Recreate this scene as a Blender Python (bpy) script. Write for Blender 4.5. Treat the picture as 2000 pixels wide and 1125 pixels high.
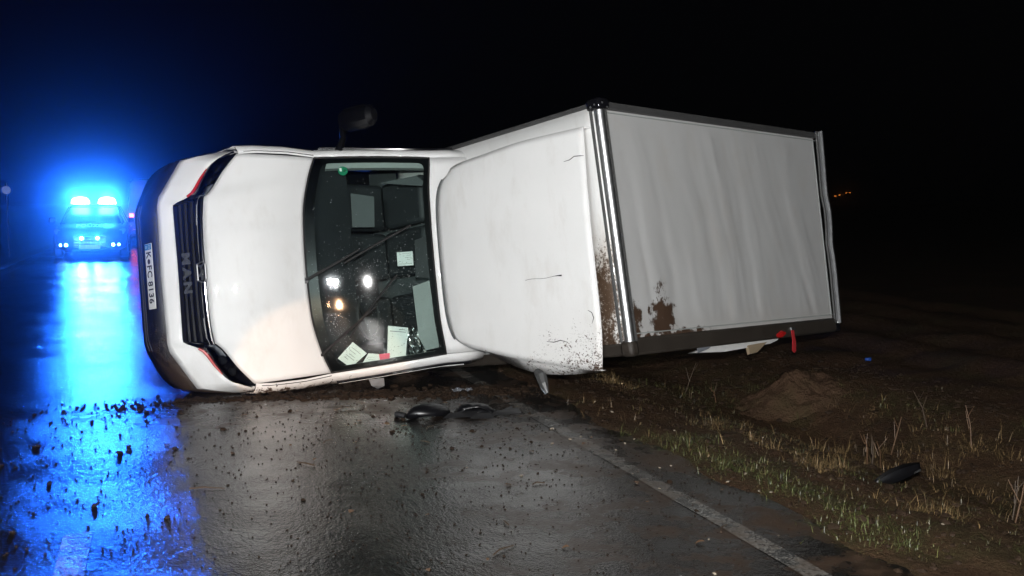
import bpy, bmesh, math, random
import numpy as np
from mathutils import Vector, Matrix, noise as mnoise

random.seed(7)
rng = np.random.default_rng(7)
for o in list(bpy.data.objects):
    bpy.data.objects.remove(o)
scene = bpy.context.scene
C = scene.collection
PI = math.pi

# ------------------------------------------------------------------ camera, world, exposure
CAM_H = 1.5636
cam_data = bpy.data.cameras.new('camera')
cam_data.sensor_width = 36.0
cam_data.lens = 35.816
cam_data.clip_start = 0.05
cam_data.clip_end = 2000
cam = bpy.data.objects.new('camera', cam_data)
C.objects.link(cam)
cam.location = (0, 0, CAM_H)
cam.rotation_euler = (PI / 2 - 0.08547, 0, 0)
scene.camera = cam

world = bpy.data.worlds.new('World')
scene.world = world
world.use_nodes = True
bg = world.node_tree.nodes['Background']
bg.inputs['Color'].default_value = (0.10, 0.16, 0.40, 1)      # moonless overcast night
bg.inputs['Strength'].default_value = 0.0006

scene.view_settings.view_transform = 'Standard'
scene.view_settings.look = 'None'
scene.view_settings.exposure = 0.0
scene.view_settings.gamma = 1.0
scene.render.engine = 'CYCLES'
cy = scene.cycles
cy.use_denoising = True
cy.max_bounces = 6
cy.diffuse_bounces = 3
cy.glossy_bounces = 4
cy.transmission_bounces = 4
cy.transparent_max_bounces = 12
cy.volume_bounces = 0
cy.sample_clamp_indirect = 25.0
cy.use_adaptive_sampling = True
cy.adaptive_threshold = 0.03
cy.sample_clamp_direct = 0.0
cy.caustics_reflective = True
cy.caustics_refractive = False
cy.blur_glossy = 0.3

# the photographer's flash, just above the lens
fl = bpy.data.lights.new('camera_flash', 'SPOT')
fl.energy = 2020
fl.color = (1.0, 0.985, 0.965)
fl.shadow_soft_size = 0.035
fl.spot_size = math.radians(125)
fl.spot_blend = 0.6
flo = bpy.data.objects.new('camera_flash', fl)
C.objects.link(flo)
flo.location = (0.03, -0.10, CAM_H + 0.30)
flo.rotation_euler = (PI / 2 - 0.06, 0, 0)

# ------------------------------------------------------------------ helpers
def pchip(xs, ys):
    xs = np.array(xs, float); ys = np.array(ys, float)
    h = np.diff(xs); d = np.diff(ys) / h
    m = np.zeros(len(xs))
    for i in range(1, len(xs) - 1):
        if d[i - 1] * d[i] > 0:
            w1 = 2 * h[i] + h[i - 1]; w2 = h[i] + 2 * h[i - 1]
            m[i] = (w1 + w2) / (w1 / d[i - 1] + w2 / d[i])
    m[-1] = d[-1]
    def f(x):
        x = min(max(x, xs[0]), xs[-1])
        i = min(int(np.searchsorted(xs, x, 'right')) - 1, len(xs) - 2)
        t = (x - xs[i]) / h[i]
        return float((1 + 2 * t) * (1 - t) ** 2 * ys[i] + t * (1 - t) ** 2 * h[i] * m[i] + t * t * (3 - 2 * t) * ys[i + 1] + t * t * (t - 1) * h[i] * m[i + 1])
    return f

def sstep(a, b, x):
    t = min(max((x - a) / (b - a), 0.0), 1.0)
    return t * t * (3 - 2 * t)

class MB:
    def __init__(self):
        self.v = []; self.f = []
    def add(self, vs, fs):
        n = len(self.v)
        self.v += [tuple(map(float, p)) for p in vs]
        self.f += [tuple(i + n for i in q) for q in fs]
        return self
    def box(self, a, b):
        x0, y0, z0 = a; x1, y1, z1 = b
        return self.add([(x0, y0, z0), (x1, y0, z0), (x1, y1, z0), (x0, y1, z0), (x0, y0, z1), (x1, y0, z1), (x1, y1, z1), (x0, y1, z1)],
                        [(0, 3, 2, 1), (4, 5, 6, 7), (0, 1, 5, 4), (1, 2, 6, 5), (2, 3, 7, 6), (3, 0, 4, 7)])
    def loft(self, rows, closed=False):
        n = len(rows[0]); vs = [p for r in rows for p in r]; fs = []
        for i in range(len(rows) - 1):
            for j in range(n if closed else n - 1):
                k = (j + 1) % n
                fs.append((i * n + j, i * n + k, (i + 1) * n + k, (i + 1) * n + j))
        return self.add(vs, fs)
    def tube(self, pts, r, n=8, cap=True, flat=1.0):
        pts = [Vector(p) for p in pts]; rows = []
        up = Vector((0.31, 0.17, 0.93))
        rs = r if isinstance(r, (list, tuple)) else [r] * len(pts)
        for i, p in enumerate(pts):
            d = (pts[min(i + 1, len(pts) - 1)] - pts[max(i - 1, 0)]).normalized()
            a = d.cross(up).normalized(); b = d.cross(a)
            rows.append([p + a * rs[i] * math.cos(2 * PI * k / n) + b * rs[i] * flat * math.sin(2 * PI * k / n) for k in range(n)])
        base = len(self.v)
        self.loft(rows, True)
        if cap:
            m = len(rows)
            self.f.append(tuple(base + k for k in range(n)))
            self.f.append(tuple(base + (m - 1) * n + k for k in reversed(range(n))))
        return self
    def disc(self, c, nrm, r, n=20, thick=0.0):
        c = Vector(c); nrm = Vector(nrm).normalized()
        a = nrm.orthogonal().normalized(); b = nrm.cross(a)
        top = [c + nrm * thick + (a * math.cos(2 * PI * k / n) + b * math.sin(2 * PI * k / n)) * r for k in range(n)]
        vs = top[:]; fs = [tuple(range(n))]
        if thick:
            vs += [p - nrm * thick for p in top]
            fs += [(k, k + n, (k + 1) % n + n, (k + 1) % n) for k in range(n)] + [tuple(reversed(range(n, 2 * n)))]
        return self.add(vs, fs)
    def poly_prism(self, pts, off):
        n = len(pts); off = Vector(off)
        top = [Vector(p) + off for p in pts]
        return self.add(list(map(Vector, pts)) + top, [tuple(reversed(range(n))), tuple(range(n, 2 * n))] + [(k, (k + 1) % n, (k + 1) % n + n, k + n) for k in range(n)])
    def build(self, name, mat, parent=None, smooth=True, bevel=0, solid=0, angle=35):
        me = bpy.data.meshes.new(name)
        me.from_pydata(self.v, [], self.f)
        me.validate()
        bm = bmesh.new(); bm.from_mesh(me)
        bmesh.ops.recalc_face_normals(bm, faces=bm.faces)
        bm.to_mesh(me); bm.free()
        me.materials.append(mat)
        if smooth:
            me.polygons.foreach_set('use_smooth', [True] * len(me.polygons))
            try:
                me.set_sharp_from_angle(angle=math.radians(angle))
            except Exception:
                pass
        o = bpy.data.objects.new(name, me)
        C.objects.link(o)
        if parent is not None:
            o.parent = parent
        if solid:
            m = o.modifiers.new('solidify', 'SOLIDIFY'); m.thickness = solid; m.offset = 0
        if bevel:
            m = o.modifiers.new('bevel', 'BEVEL'); m.width = bevel; m.segments = 2; m.limit_method = 'ANGLE'
        return o

def tag(o, label=None, cat=None, group=None, kind=None):
    if label: o['label'] = label
    if cat: o['category'] = cat
    if group: o['group'] = group
    if kind: o['kind'] = kind
    return o

def empty(name, loc=(0, 0, 0), rot=None, label=None, cat=None, group=None):
    o = bpy.data.objects.new(name, None)
    C.objects.link(o)
    o.empty_display_size = 0.2
    if rot is not None:
        o.matrix_world = Matrix.Translation(loc) @ rot.to_4x4()
    else:
        o.location = loc
    return tag(o, label, cat, group)

def lettering(text, size, mat, parent, mtx, name='lettering', extrude=0.002, spacing=1.0, squash=1.0, bold=0.0):
    cu = bpy.data.curves.new(name, 'FONT')
    cu.body = text; cu.size = size; cu.extrude = extrude; cu.align_x = 'CENTER'; cu.align_y = 'CENTER'
    cu.space_character = spacing; cu.offset = bold
    t = bpy.data.objects.new(name + '_tmp', cu)
    C.objects.link(t)
    bpy.context.view_layer.update()
    me = bpy.data.meshes.new_from_object(t.evaluated_get(bpy.context.evaluated_depsgraph_get()))
    bpy.data.objects.remove(t)
    me.transform(Matrix.Diagonal((squash, 1, 1, 1)))
    me.transform(mtx)
    me.materials.clear(); me.materials.append(mat)
    o = bpy.data.objects.new(name, me)
    C.objects.link(o); o.parent = parent
    return o

def frame(origin, xa, ya):
    xa = Vector(xa).normalized(); ya = Vector(ya); za = xa.cross(ya).normalized(); ya = za.cross(xa)
    m = Matrix((xa, ya, za)).transposed().to_4x4(); m.translation = Vector(origin)
    return m

# ------------------------------------------------------------------ materials
def new_mat(name):
    m = bpy.data.materials.new(name); m.use_nodes = True
    nt = m.node_tree
    return m, nt, nt.nodes['Principled BSDF']

def N(nt, typ, **kw):
    n = nt.nodes.new(typ)
    for k, v in kw.items():
        if k.startswith('i_'):
            n.inputs[k[2:].replace('_', ' ')].default_value = v
        else:
            setattr(n, k, v)
    return n

def plain(name, col, rough=0.5, metal=0.0, coat=0.0, spec=0.5, vary=0.06, scale=6.0):
    m, nt, b = new_mat(name)
    b.inputs['Roughness'].default_value = rough
    b.inputs['Metallic'].default_value = metal
    b.inputs['Coat Weight'].default_value = coat
    b.inputs['Coat Roughness'].default_value = 0.06
    b.inputs['Specular IOR Level'].default_value = spec
    tc = N(nt, 'ShaderNodeTexCoord')
    nz = N(nt, 'ShaderNodeTexNoise', i_Scale=scale, i_Detail=5.0, i_Roughness=0.6)
    nt.links.new(tc.outputs['Object'], nz.inputs['Vector'])
    mx = N(nt, 'ShaderNodeMix', data_type='RGBA')
    mx.inputs[6].default_value = (*[c * (1 - vary) for c in col], 1)
    mx.inputs[7].default_value = (*[min(1, c * (1 + vary)) for c in col], 1)
    nt.links.new(nz.outputs['Fac'], mx.inputs[0])
    nt.links.new(mx.outputs[2], b.inputs['Base Color'])
    mr = N(nt, 'ShaderNodeMapRange'); mr.inputs['To Min'].default_value = rough * 0.8; mr.inputs['To Max'].default_value = min(1, rough * 1.25)
    nt.links.new(nz.outputs['Fac'], mr.inputs['Value']); nt.links.new(mr.outputs[0], b.inputs['Roughness'])
    return m

def emit(name, col, strength):
    m, nt, b = new_mat(name)
    b.inputs['Base Color'].default_value = (*col, 1)
    b.inputs['Emission Color'].default_value = (*col, 1)
    b.inputs['Emission Strength'].default_value = strength
    return m

def math_node(nt, op, a=None, b=None, clamp=False):
    n = nt.nodes.new('ShaderNodeMath'); n.operation = op; n.use_clamp = clamp
    for i, v in enumerate((a, b)):
        if v is None: continue
        if isinstance(v, (int, float)): n.inputs[i].default_value = v
        else: nt.links.new(v, n.inputs[i])
    return n.outputs[0]

def dirty_white(name, col, rough, coat, mask_builder, mud=(0.055, 0.030, 0.017), bump=0.0, film=0.14):
    """white surface with stuck-on mud; mask_builder(nt, xyz sockets) -> (mud mask, dust mask)"""
    m, nt, b = new_mat(name)
    tc = N(nt, 'ShaderNodeTexCoord')
    sx = N(nt, 'ShaderNodeSeparateXYZ'); nt.links.new(tc.outputs['Object'], sx.inputs[0])
    mud_mask, dust = mask_builder(nt, tc.outputs['Object'], sx.outputs)
    nz = N(nt, 'ShaderNodeTexNoise', i_Scale=3.0, i_Detail=6.0)
    nt.links.new(tc.outputs['Object'], nz.inputs['Vector'])
    v = N(nt, 'ShaderNodeMix', data_type='RGBA')
    v.inputs[6].default_value = (*[c * 0.93 for c in col], 1); v.inputs[7].default_value = (*[min(1, c * 1.04) for c in col], 1)
    nt.links.new(nz.outputs['Fac'], v.inputs[0])
    streak = noise_out(nt, tc.outputs['Object'], 3.5, 6, 0.7, (1.0, 0.5, 1.6))
    dust = math_node(nt, 'ADD', dust, math_node(nt, 'MULTIPLY', ramp(nt, streak, 0.48, 0.72), film))
    d = N(nt, 'ShaderNodeMix', data_type='RGBA'); d.inputs[7].default_value = (0.33, 0.26, 0.19, 1)
    nt.links.new(v.outputs[2], d.inputs[6]); nt.links.new(dust, d.inputs[0])
    mx = N(nt, 'ShaderNodeMix', data_type='RGBA'); mx.inputs[7].default_value = (*mud, 1)
    nt.links.new(d.outputs[2], mx.inputs[6]); nt.links.new(mud_mask, mx.inputs[0])
    nt.links.new(mx.outputs[2], b.inputs['Base Color'])
    r = N(nt, 'ShaderNodeMapRange'); r.inputs['To Min'].default_value = rough; r.inputs['To Max'].default_value = 0.6
    nt.links.new(mud_mask, r.inputs['Value']); nt.links.new(r.outputs[0], b.inputs['Roughness'])
    cw = N(nt, 'ShaderNodeMapRange'); cw.inputs['To Min'].default_value = coat; cw.inputs['To Max'].default_value = 0.0
    nt.links.new(mud_mask, cw.inputs['Value']); nt.links.new(cw.outputs[0], b.inputs['Coat Weight'])
    b.inputs['Coat Roughness'].default_value = 0.035
    if bump:
        bp = N(nt, 'ShaderNodeBump', i_Strength=bump, i_Distance=0.01)
        nt.links.new(mud_mask, bp.inputs['Height']); nt.links.new(bp.outputs[0], b.inputs['Normal'])
    return m

def noise_out(nt, vec, scale, detail=6.0, rough=0.65, stretch=None):
    if stretch:
        mp = N(nt, 'ShaderNodeMapping'); mp.inputs['Scale'].default_value = stretch
        nt.links.new(vec, mp.inputs['Vector']); vec = mp.outputs[0]
    n = N(nt, 'ShaderNodeTexNoise', i_Scale=scale, i_Detail=detail, i_Roughness=rough)
    nt.links.new(vec, n.inputs['Vector'])
    return n.outputs['Fac']

def ramp(nt, val, a, b):
    r = N(nt, 'ShaderNodeMapRange'); r.interpolation_type = 'SMOOTHSTEP'
    r.inputs['From Min'].default_value = a; r.inputs['From Max'].default_value = b
    nt.links.new(val, r.inputs['Value'])
    return r.outputs[0]

def blob(nt, S, centre, radii):
    """elliptic falloff 1 at centre, 0 at radii, in object space"""
    acc = None
    for i in range(3):
        if radii[i] is None: continue
        d = math_node(nt, 'DIVIDE', math_node(nt, 'SUBTRACT', S[i], centre[i]), radii[i])
        d = math_node(nt, 'MULTIPLY', d, d)
        acc = d if acc is None else math_node(nt, 'ADD', acc, d)
    return math_node(nt, 'SUBTRACT', 1.0, math_node(nt, 'SQRT', acc))

def deflector_mask(nt, vec, S):
    n1 = noise_out(nt, vec, 55.0, 6, 0.75)
    n2 = noise_out(nt, vec, 7.0, 5, 0.65)
    low = math_node(nt, 'MULTIPLY', ramp(nt, S[1], 0.25, 1.05), ramp(nt, S[2], 2.0, 3.3))
    k = math_node(nt, 'ADD', math_node(nt, 'ADD', n1, math_node(nt, 'MULTIPLY', n2, 0.35)), math_node(nt, 'MULTIPLY', low, 0.30))
    a = ramp(nt, k, 0.985, 1.005)
    low2 = math_node(nt, 'MULTIPLY', ramp(nt, S[1], 0.70, 1.10), 0.2)
    k2 = math_node(nt, 'ADD', math_node(nt, 'ADD', n1, math_node(nt, 'MULTIPLY', n2, 0.35)), low2)
    a2 = ramp(nt, k2, 0.905, 0.925)
    m = math_node(nt, 'MAXIMUM', a, a2)
    return m, math_node(nt, 'MULTIPLY', low, 0.10)

def frontwall_mask(nt, vec, S):
    n1 = noise_out(nt, vec, 42.0, 7, 0.75)
    n2 = noise_out(nt, vec, 9.0, 4, 0.6, (1, 0.35, 1))
    low = math_node(nt, 'MULTIPLY', ramp(nt, S[1], -0.25, 0.45), ramp(nt, S[2], 2.6, 3.3))
    k = math_node(nt, 'ADD', math_node(nt, 'ADD', n1, math_node(nt, 'MULTIPLY', n2, 0.5)), math_node(nt, 'MULTIPLY', low, 0.36))
    a = ramp(nt, k, 0.95, 1.10)
    return a, math_node(nt, 'MULTIPLY', math_node(nt, 'MULTIPLY', low, ramp(nt, n2, 0.30, 0.60)), 0.75)

def canvas_mask(nt, vec, S):
    n1 = noise_out(nt, vec, 11.0, 8, 0.72, (1, 0.8, 1))
    b1 = blob(nt, S, (-2.70, 0.72, 0), (0.20, 0.30, None))
    b2 = blob(nt, S, (-2.36, 0.84, 0), (0.10, 0.34, None))
    b3 = blob(nt, S, (-2.85, 0.86, 0), (0.75, 0.075, None))
    bb = math_node(nt, 'MAXIMUM', math_node(nt, 'MAXIMUM', b1, b2), b3)
    k = math_node(nt, 'ADD', math_node(nt, 'MULTIPLY', bb, 0.75), math_node(nt, 'MULTIPLY', math_node(nt, 'SUBTRACT', n1, 0.5), 2.3))
    a = ramp(nt, k, 0.14, 0.34)
    gate = ramp(nt, bb, -0.35, 0.0)
    a = math_node(nt, 'MULTIPLY', a, gate)
    dust = math_node(nt, 'MULTIPLY', ramp(nt, S[1], 0.55, 0.95), 0.18)
    return a, dust

def cab_mask(nt, vec, S):
    n1 = noise_out(nt, vec, 24.0, 6, 0.7)
    n2 = noise_out(nt, vec, 4.0, 3, 0.6)
    low = ramp(nt, S[1], 0.88, 1.02)
    k = math_node(nt, 'ADD', math_node(nt, 'ADD', n1, math_node(nt, 'MULTIPLY', n2, 0.4)), math_node(nt, 'MULTIPLY', low, 0.30))
    a = ramp(nt, k, 0.96, 1.02)
    return a, math_node(nt, 'MULTIPLY', low, 0.30)

M = {}
M['deflector'] = dirty_white('deflector_paint', (0.78, 0.78, 0.775), 0.5, 0.5, deflector_mask)
M['front_wall'] = dirty_white('front_wall_panel', (0.78, 0.78, 0.77), 0.38, 0.2, frontwall_mask, mud=(0.075, 0.043, 0.024))
M['canvas'] = dirty_white('box_roof_skin', (0.455, 0.455, 0.452), 0.62, 0.0, canvas_mask, bump=0.4)
M['paint'] = dirty_white('cab_paint', (0.79, 0.79, 0.785), 0.55, 0.6, cab_mask)
def bumper_mask(nt, vec, S):
    n1 = noise_out(nt, vec, 9.0, 6, 0.7)
    k = math_node(nt, 'ADD', n1, math_node(nt, 'MULTIPLY', ramp(nt, S[1], 0.1, 1.0), 0.42))
    a = ramp(nt, k, 0.62, 0.88)
    return a, math_node(nt, 'MULTIPLY', a, 0.0)
M['bumper_black'] = dirty_white('muddy_bumper_plastic', (0.006, 0.006, 0.007), 0.5, 0.0, bumper_mask, mud=(0.040, 0.024, 0.015), bump=0.6, film=0.0)
M['black_plastic'] = plain('black_plastic', (0.013, 0.013, 0.014), 0.42, vary=0.2)
M['gloss_black'] = plain('gloss_black', (0.006, 0.006, 0.008), 0.12, coat=0.6, vary=0.1)
M['frit'] = plain('windshield_frit', (0.004, 0.004, 0.005), 0.3)
M['chrome'] = plain('chrome', (0.72, 0.73, 0.75), 0.13, metal=1.0, vary=0.04)
M['alu'] = plain('brushed_aluminium', (0.62, 0.63, 0.64), 0.40, metal=1.0, vary=0.06, scale=20)
M['rail'] = plain('dark_rail', (0.10, 0.10, 0.10), 0.5, metal=0.5, vary=0.25, scale=12)
M['rail_brown'] = plain('dark_brown_rail', (0.028, 0.022, 0.017), 0.6, vary=0.5, scale=9)  # darker and browner than the other rails
M['rubber'] = plain('rubber', (0.012, 0.012, 0.012), 0.75, vary=0.3)
M['rim'] = plain('steel_rim', (0.25, 0.25, 0.26), 0.45, metal=0.8)
M['chassis'] = plain('chassis_steel', (0.03, 0.03, 0.032), 0.6, metal=0.3)
M['interior_dark'] = plain('interior_dark', (0.026, 0.029, 0.032), 0.6, vary=0.2)
M['interior_grey'] = plain('interior_grey', (0.085, 0.094, 0.097), 0.7, vary=0.1)
M['interior_light'] = plain('interior_trim', (0.30, 0.32, 0.31), 0.7, vary=0.06)
M['paper'] = plain('paper', (0.75, 0.77, 0.75), 0.8, vary=0.06, scale=30)
M['pink'] = plain('pink_note', (0.72, 0.06, 0.12), 0.7)
M['foil'] = plain('crumpled_foil', (0.7, 0.72, 0.72), 0.15, metal=1.0)
M['plate_white'] = plain('plate_white', (0.80, 0.80, 0.78), 0.4, vary=0.03)
M['plate_black'] = plain('plate_black', (0.01, 0.01, 0.01), 0.5)
M['plate_blue'] = plain('plate_blue', (0.02, 0.22, 0.50), 0.4)
M['seal'] = plain('plate_seal', (0.03, 0.025, 0.04), 0.5)
M['green'] = plain('sticker_green', (0.01, 0.22, 0.11), 0.4)
M['green_dark'] = plain('sticker_dark_green', (0.004, 0.05, 0.02), 0.4)
M['red'] = plain('red_plastic', (0.45, 0.012, 0.012), 0.25, coat=0.5)
M['red_strap'] = plain('red_webbing', (0.40, 0.015, 0.02), 0.7)
M['bulb'] = plain('dark_projector_lens', (0.02, 0.022, 0.025), 0.08, coat=1.0)
M['grey_lens'] = plain('lamp_lens_grey', (0.20, 0.22, 0.24), 0.10, coat=1.0)
M['white_sheet'] = plain('torn_white_sheet', (0.72, 0.72, 0.70), 0.45, vary=0.15, scale=14)
M['wood'] = plain('plywood', (0.30, 0.23, 0.15), 0.7, vary=0.2)
M['clear_plastic'] = plain('crumpled_clear_plastic', (0.16, 0.17, 0.19), 0.12, coat=0.5)

def glass_mat(name, tint, rough, ior=1.5, facing=None):
    m = bpy.data.materials.new(name); m.use_nodes = True
    nt = m.node_tree; nt.nodes.clear()
    out = N(nt, 'ShaderNodeOutputMaterial')
    gl = N(nt, 'ShaderNodeBsdfGlossy'); gl.inputs['Roughness'].default_value = rough
    tr = N(nt, 'ShaderNodeBsdfTransparent'); tr.inputs['Color'].default_value = (*tint, 1)
    fr = N(nt, 'ShaderNodeFresnel'); fr.inputs['IOR'].default_value = ior
    mx = N(nt, 'ShaderNodeMixShader')
    nt.links.new(fr.outputs[0], mx.inputs[0]); nt.links.new(tr.outputs[0], mx.inputs[1]); nt.links.new(gl.outputs[0], mx.inputs[2])
    nt.links.new(mx.outputs[0], out.inputs[0])
    return m
M['windshield'] = glass_mat('windshield_glass', (0.84, 0.94, 0.91), 0.05, 1.85)
M['side_glass'] = glass_mat('side_glass', (0.25, 0.29, 0.28), 0.02)
M['lamp_glass'] = glass_mat('lamp_glass', (0.85, 0.85, 0.86), 0.02)
M['droplet'] = plain('water_droplet', (0.25, 0.28, 0.28), 0.05, coat=1.0, spec=0.8)

# asphalt, markings, earth --------------------------------------------------------
TH = math.atan(0.345); CT, ST = math.cos(TH), math.sin(TH)
def RW(e, s, z=0.0):
    """road frame: e metres to the right of the lane origin, s metres along the road"""
    return Vector((e * CT - s * ST, e * ST + s * CT, z))

def wet_road(name, marking=False):
    m, nt, b = new_mat(name)
    tc = N(nt, 'ShaderNodeTexCoord'); vec = tc.outputs['Object']
    fine = noise_out(nt, vec, 110.0, 3, 0.7)
    vor = N(nt, 'ShaderNodeTexVoronoi', i_Scale=72.0); nt.links.new(vec, vor.inputs['Vector'])
    mid = noise_out(nt, vec, 7.0, 5, 0.6)
    big = noise_out(nt, vec, 0.9, 4, 0.55)
    big2 = noise_out(nt, vec, 2.3, 4, 0.6)
    c = N(nt, 'ShaderNodeMix', data_type='RGBA')
    if marking:
        c.inputs[6].default_value = (0.022, 0.022, 0.022, 1); c.inputs[7].default_value = (0.20, 0.196, 0.18, 1)
        k = math_node(nt, 'ADD', math_node(nt, 'MULTIPLY', vor.outputs['Distance'], -0.5), math_node(nt, 'ADD', mid, math_node(nt, 'MULTIPLY', big2, 0.8)))
        nt.links.new(ramp(nt, k, 0.46, 0.86), c.inputs[0])
    else:
        c.inputs[6].default_value = (0.004, 0.0039, 0.0037, 1); c.inputs[7].default_value = (0.016, 0.015, 0.014, 1)
        nt.links.new(math_node(nt, 'MULTIPLY', math_node(nt, 'ADD', fine, mid), 0.5), c.inputs[0])
    # thin brown film of mud carried onto the asphalt, thicker toward the verge
    sx = N(nt, 'ShaderNodeSeparateXYZ'); nt.links.new(vec, sx.inputs[0])
    smear = blob(nt, sx.outputs, (1.3, 7.75, 0), (2.4, 0.75, None))
    film = math_node(nt, 'MULTIPLY', math_node(nt, 'MAXIMUM', ramp(nt, sx.outputs[0], 0.6, 3.2), ramp(nt, smear, 0.0, 0.5)), ramp(nt, math_node(nt, 'ADD', big2, math_node(nt, 'MULTIPLY', mid, 0.5)), 0.68, 0.92))
    d = N(nt, 'ShaderNodeMix', data_type='RGBA'); d.inputs[7].default_value = (0.070, 0.039, 0.021, 1)
    nt.links.new(c.outputs[2], d.inputs[6]); nt.links.new(math_node(nt, 'MULTIPLY', film, 0.75), d.inputs[0])
    nt.links.new(d.outputs[2], b.inputs['Base Color'])
    # wetness: film of water with rougher, drier patches
    r = N(nt, 'ShaderNodeMapRange'); r.inputs['From Min'].default_value = 0.3; r.inputs['From Max'].default_value = 0.7
    r.inputs['To Min'].default_value = 0.15; r.inputs['To Max'].default_value = 0.26
    nt.links.new(math_node(nt, 'ADD', math_node(nt, 'MULTIPLY', big, 0.6), math_node(nt, 'MULTIPLY', mid, 0.4)), r.inputs['Value'])
    rf_ = N(nt, 'ShaderNodeMix', data_type='FLOAT'); rf_.inputs[3].default_value = 0.6
    nt.links.new(math_node(nt, 'MULTIPLY', film, 0.8), rf_.inputs[0]); nt.links.new(r.outputs[0], rf_.inputs[2]); nt.links.new(rf_.outputs[0], b.inputs['Roughness'])
    b.inputs['Specular IOR Level'].default_value = 0.62
    h = math_node(nt, 'ADD', math_node(nt, 'MULTIPLY', vor.outputs['Distance'], -0.8), fine)
    grain = math_node(nt, 'ADD', math_node(nt, 'MULTIPLY', ramp(nt, math_node(nt, 'ADD', math_node(nt, 'MULTIPLY', big, 0.6), math_node(nt, 'MULTIPLY', big2, 0.4)), 0.40, 0.58), 0.8), 0.3)
    wav = noise_out(nt, vec, 34.0, 3, 0.6, (1.0, 0.55, 1.0))
    wav2 = noise_out(nt, vec, 16.0, 2, 0.5, (1.0, 0.5, 1.0))
    h = math_node(nt, 'ADD', math_node(nt, 'MULTIPLY', h, grain), math_node(nt, 'ADD', math_node(nt, 'MULTIPLY', wav, 1.9), math_node(nt, 'MULTIPLY', wav2, 0.8)))
    bp = N(nt, 'ShaderNodeBump', i_Strength=0.36, i_Distance=0.006)
    nt.links.new(h, bp.inputs['Height']); nt.links.new(bp.outputs[0], b.inputs['Normal'])
    return m
M['road'] = wet_road('wet_asphalt')
M['marking'] = wet_road('worn_road_paint', True)

def earth(name, dark=(0.018, 0.0102, 0.0058, 1), light=(0.118, 0.064, 0.033, 1)):
    m, nt, b = new_mat(name)
    tc = N(nt, 'ShaderNodeTexCoord'); vec = tc.outputs['Object']
    a = noise_out(nt, vec, 1.7, 6, 0.65); f = noise_out(nt, vec, 22.0, 7, 0.7); g = noise_out(nt, vec, 0.5, 3, 0.5)
    c = N(nt, 'ShaderNodeMix', data_type='RGBA')
    c.inputs[6].default_value = dark; c.inputs[7].default_value = light
    nt.links.new(math_node(nt, 'MULTIPLY', math_node(nt, 'ADD', a, f), 0.5), c.inputs[0])
    d = N(nt, 'ShaderNodeMix', data_type='RGBA'); d.inputs[7].default_value = (0.028, 0.034, 0.010, 1)
    nt.links.new(c.outputs[2], d.inputs[6]); nt.links.new(math_node(nt, 'MULTIPLY', ramp(nt, math_node(nt, 'ADD', a, math_node(nt, 'MULTIPLY', g, 0.5)), 0.72, 0.95), 0.5), d.inputs[0])
    nt.links.new(d.outputs[2], b.inputs['Base Color'])
    b.inputs['Roughness'].default_value = 0.7
    b.inputs['Specular IOR Level'].default_value = 0.15
    bp = N(nt, 'ShaderNodeBump', i_Strength=1.0, i_Distance=0.05)
    nt.links.new(f, bp.inputs['Height']); nt.links.new(bp.outputs[0], b.inputs['Normal'])
    return m
M['earth'] = earth('wet_earth')
M['clod'] = plain('mud_clod', (0.026, 0.016, 0.010), 0.8, vary=0.4, scale=25, spec=0.12)
M['stone'] = plain('pale_stone', (0.22, 0.185, 0.14), 0.5, vary=0.35, scale=20)
M['leaf'] = plain('fallen_leaf', (0.10, 0.055, 0.028), 0.55, vary=0.4, scale=20)
M['twig'] = plain('twig', (0.055, 0.036, 0.022), 0.7, vary=0.3)

def grass_mat(name, c0, c1):
    m, nt, b = new_mat(name)
    at = N(nt, 'ShaderNodeAttribute', attribute_name='tone')
    mx = N(nt, 'ShaderNodeMix', data_type='RGBA')
    mx.inputs[6].default_value = (*c0, 1); mx.inputs[7].default_value = (*c1, 1)
    nt.links.new(at.outputs['Fac'], mx.inputs[0]); nt.links.new(mx.outputs[2], b.inputs['Base Color'])
    b.inputs['Roughness'].default_value = 0.5
    return m
M['green_grass'] = grass_mat('green_grass_blades', (0.020, 0.029, 0.008), (0.105, 0.118, 0.034))
M['matted_grass'] = grass_mat('matted_wet_grass', (0.018, 0.020, 0.007), (0.125, 0.102, 0.042))
M['dry_grass'] = grass_mat('dry_grass_blades', (0.055, 0.033, 0.014), (0.25, 0.165, 0.072))

# ------------------------------------------------------------------ the setting
def fbm(x, y, z=0.0, oct=4):
    return mnoise.fractal(Vector((x, y, z)), 0.9, 2.1, oct, noise_basis='PERLIN_ORIGINAL')

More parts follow.
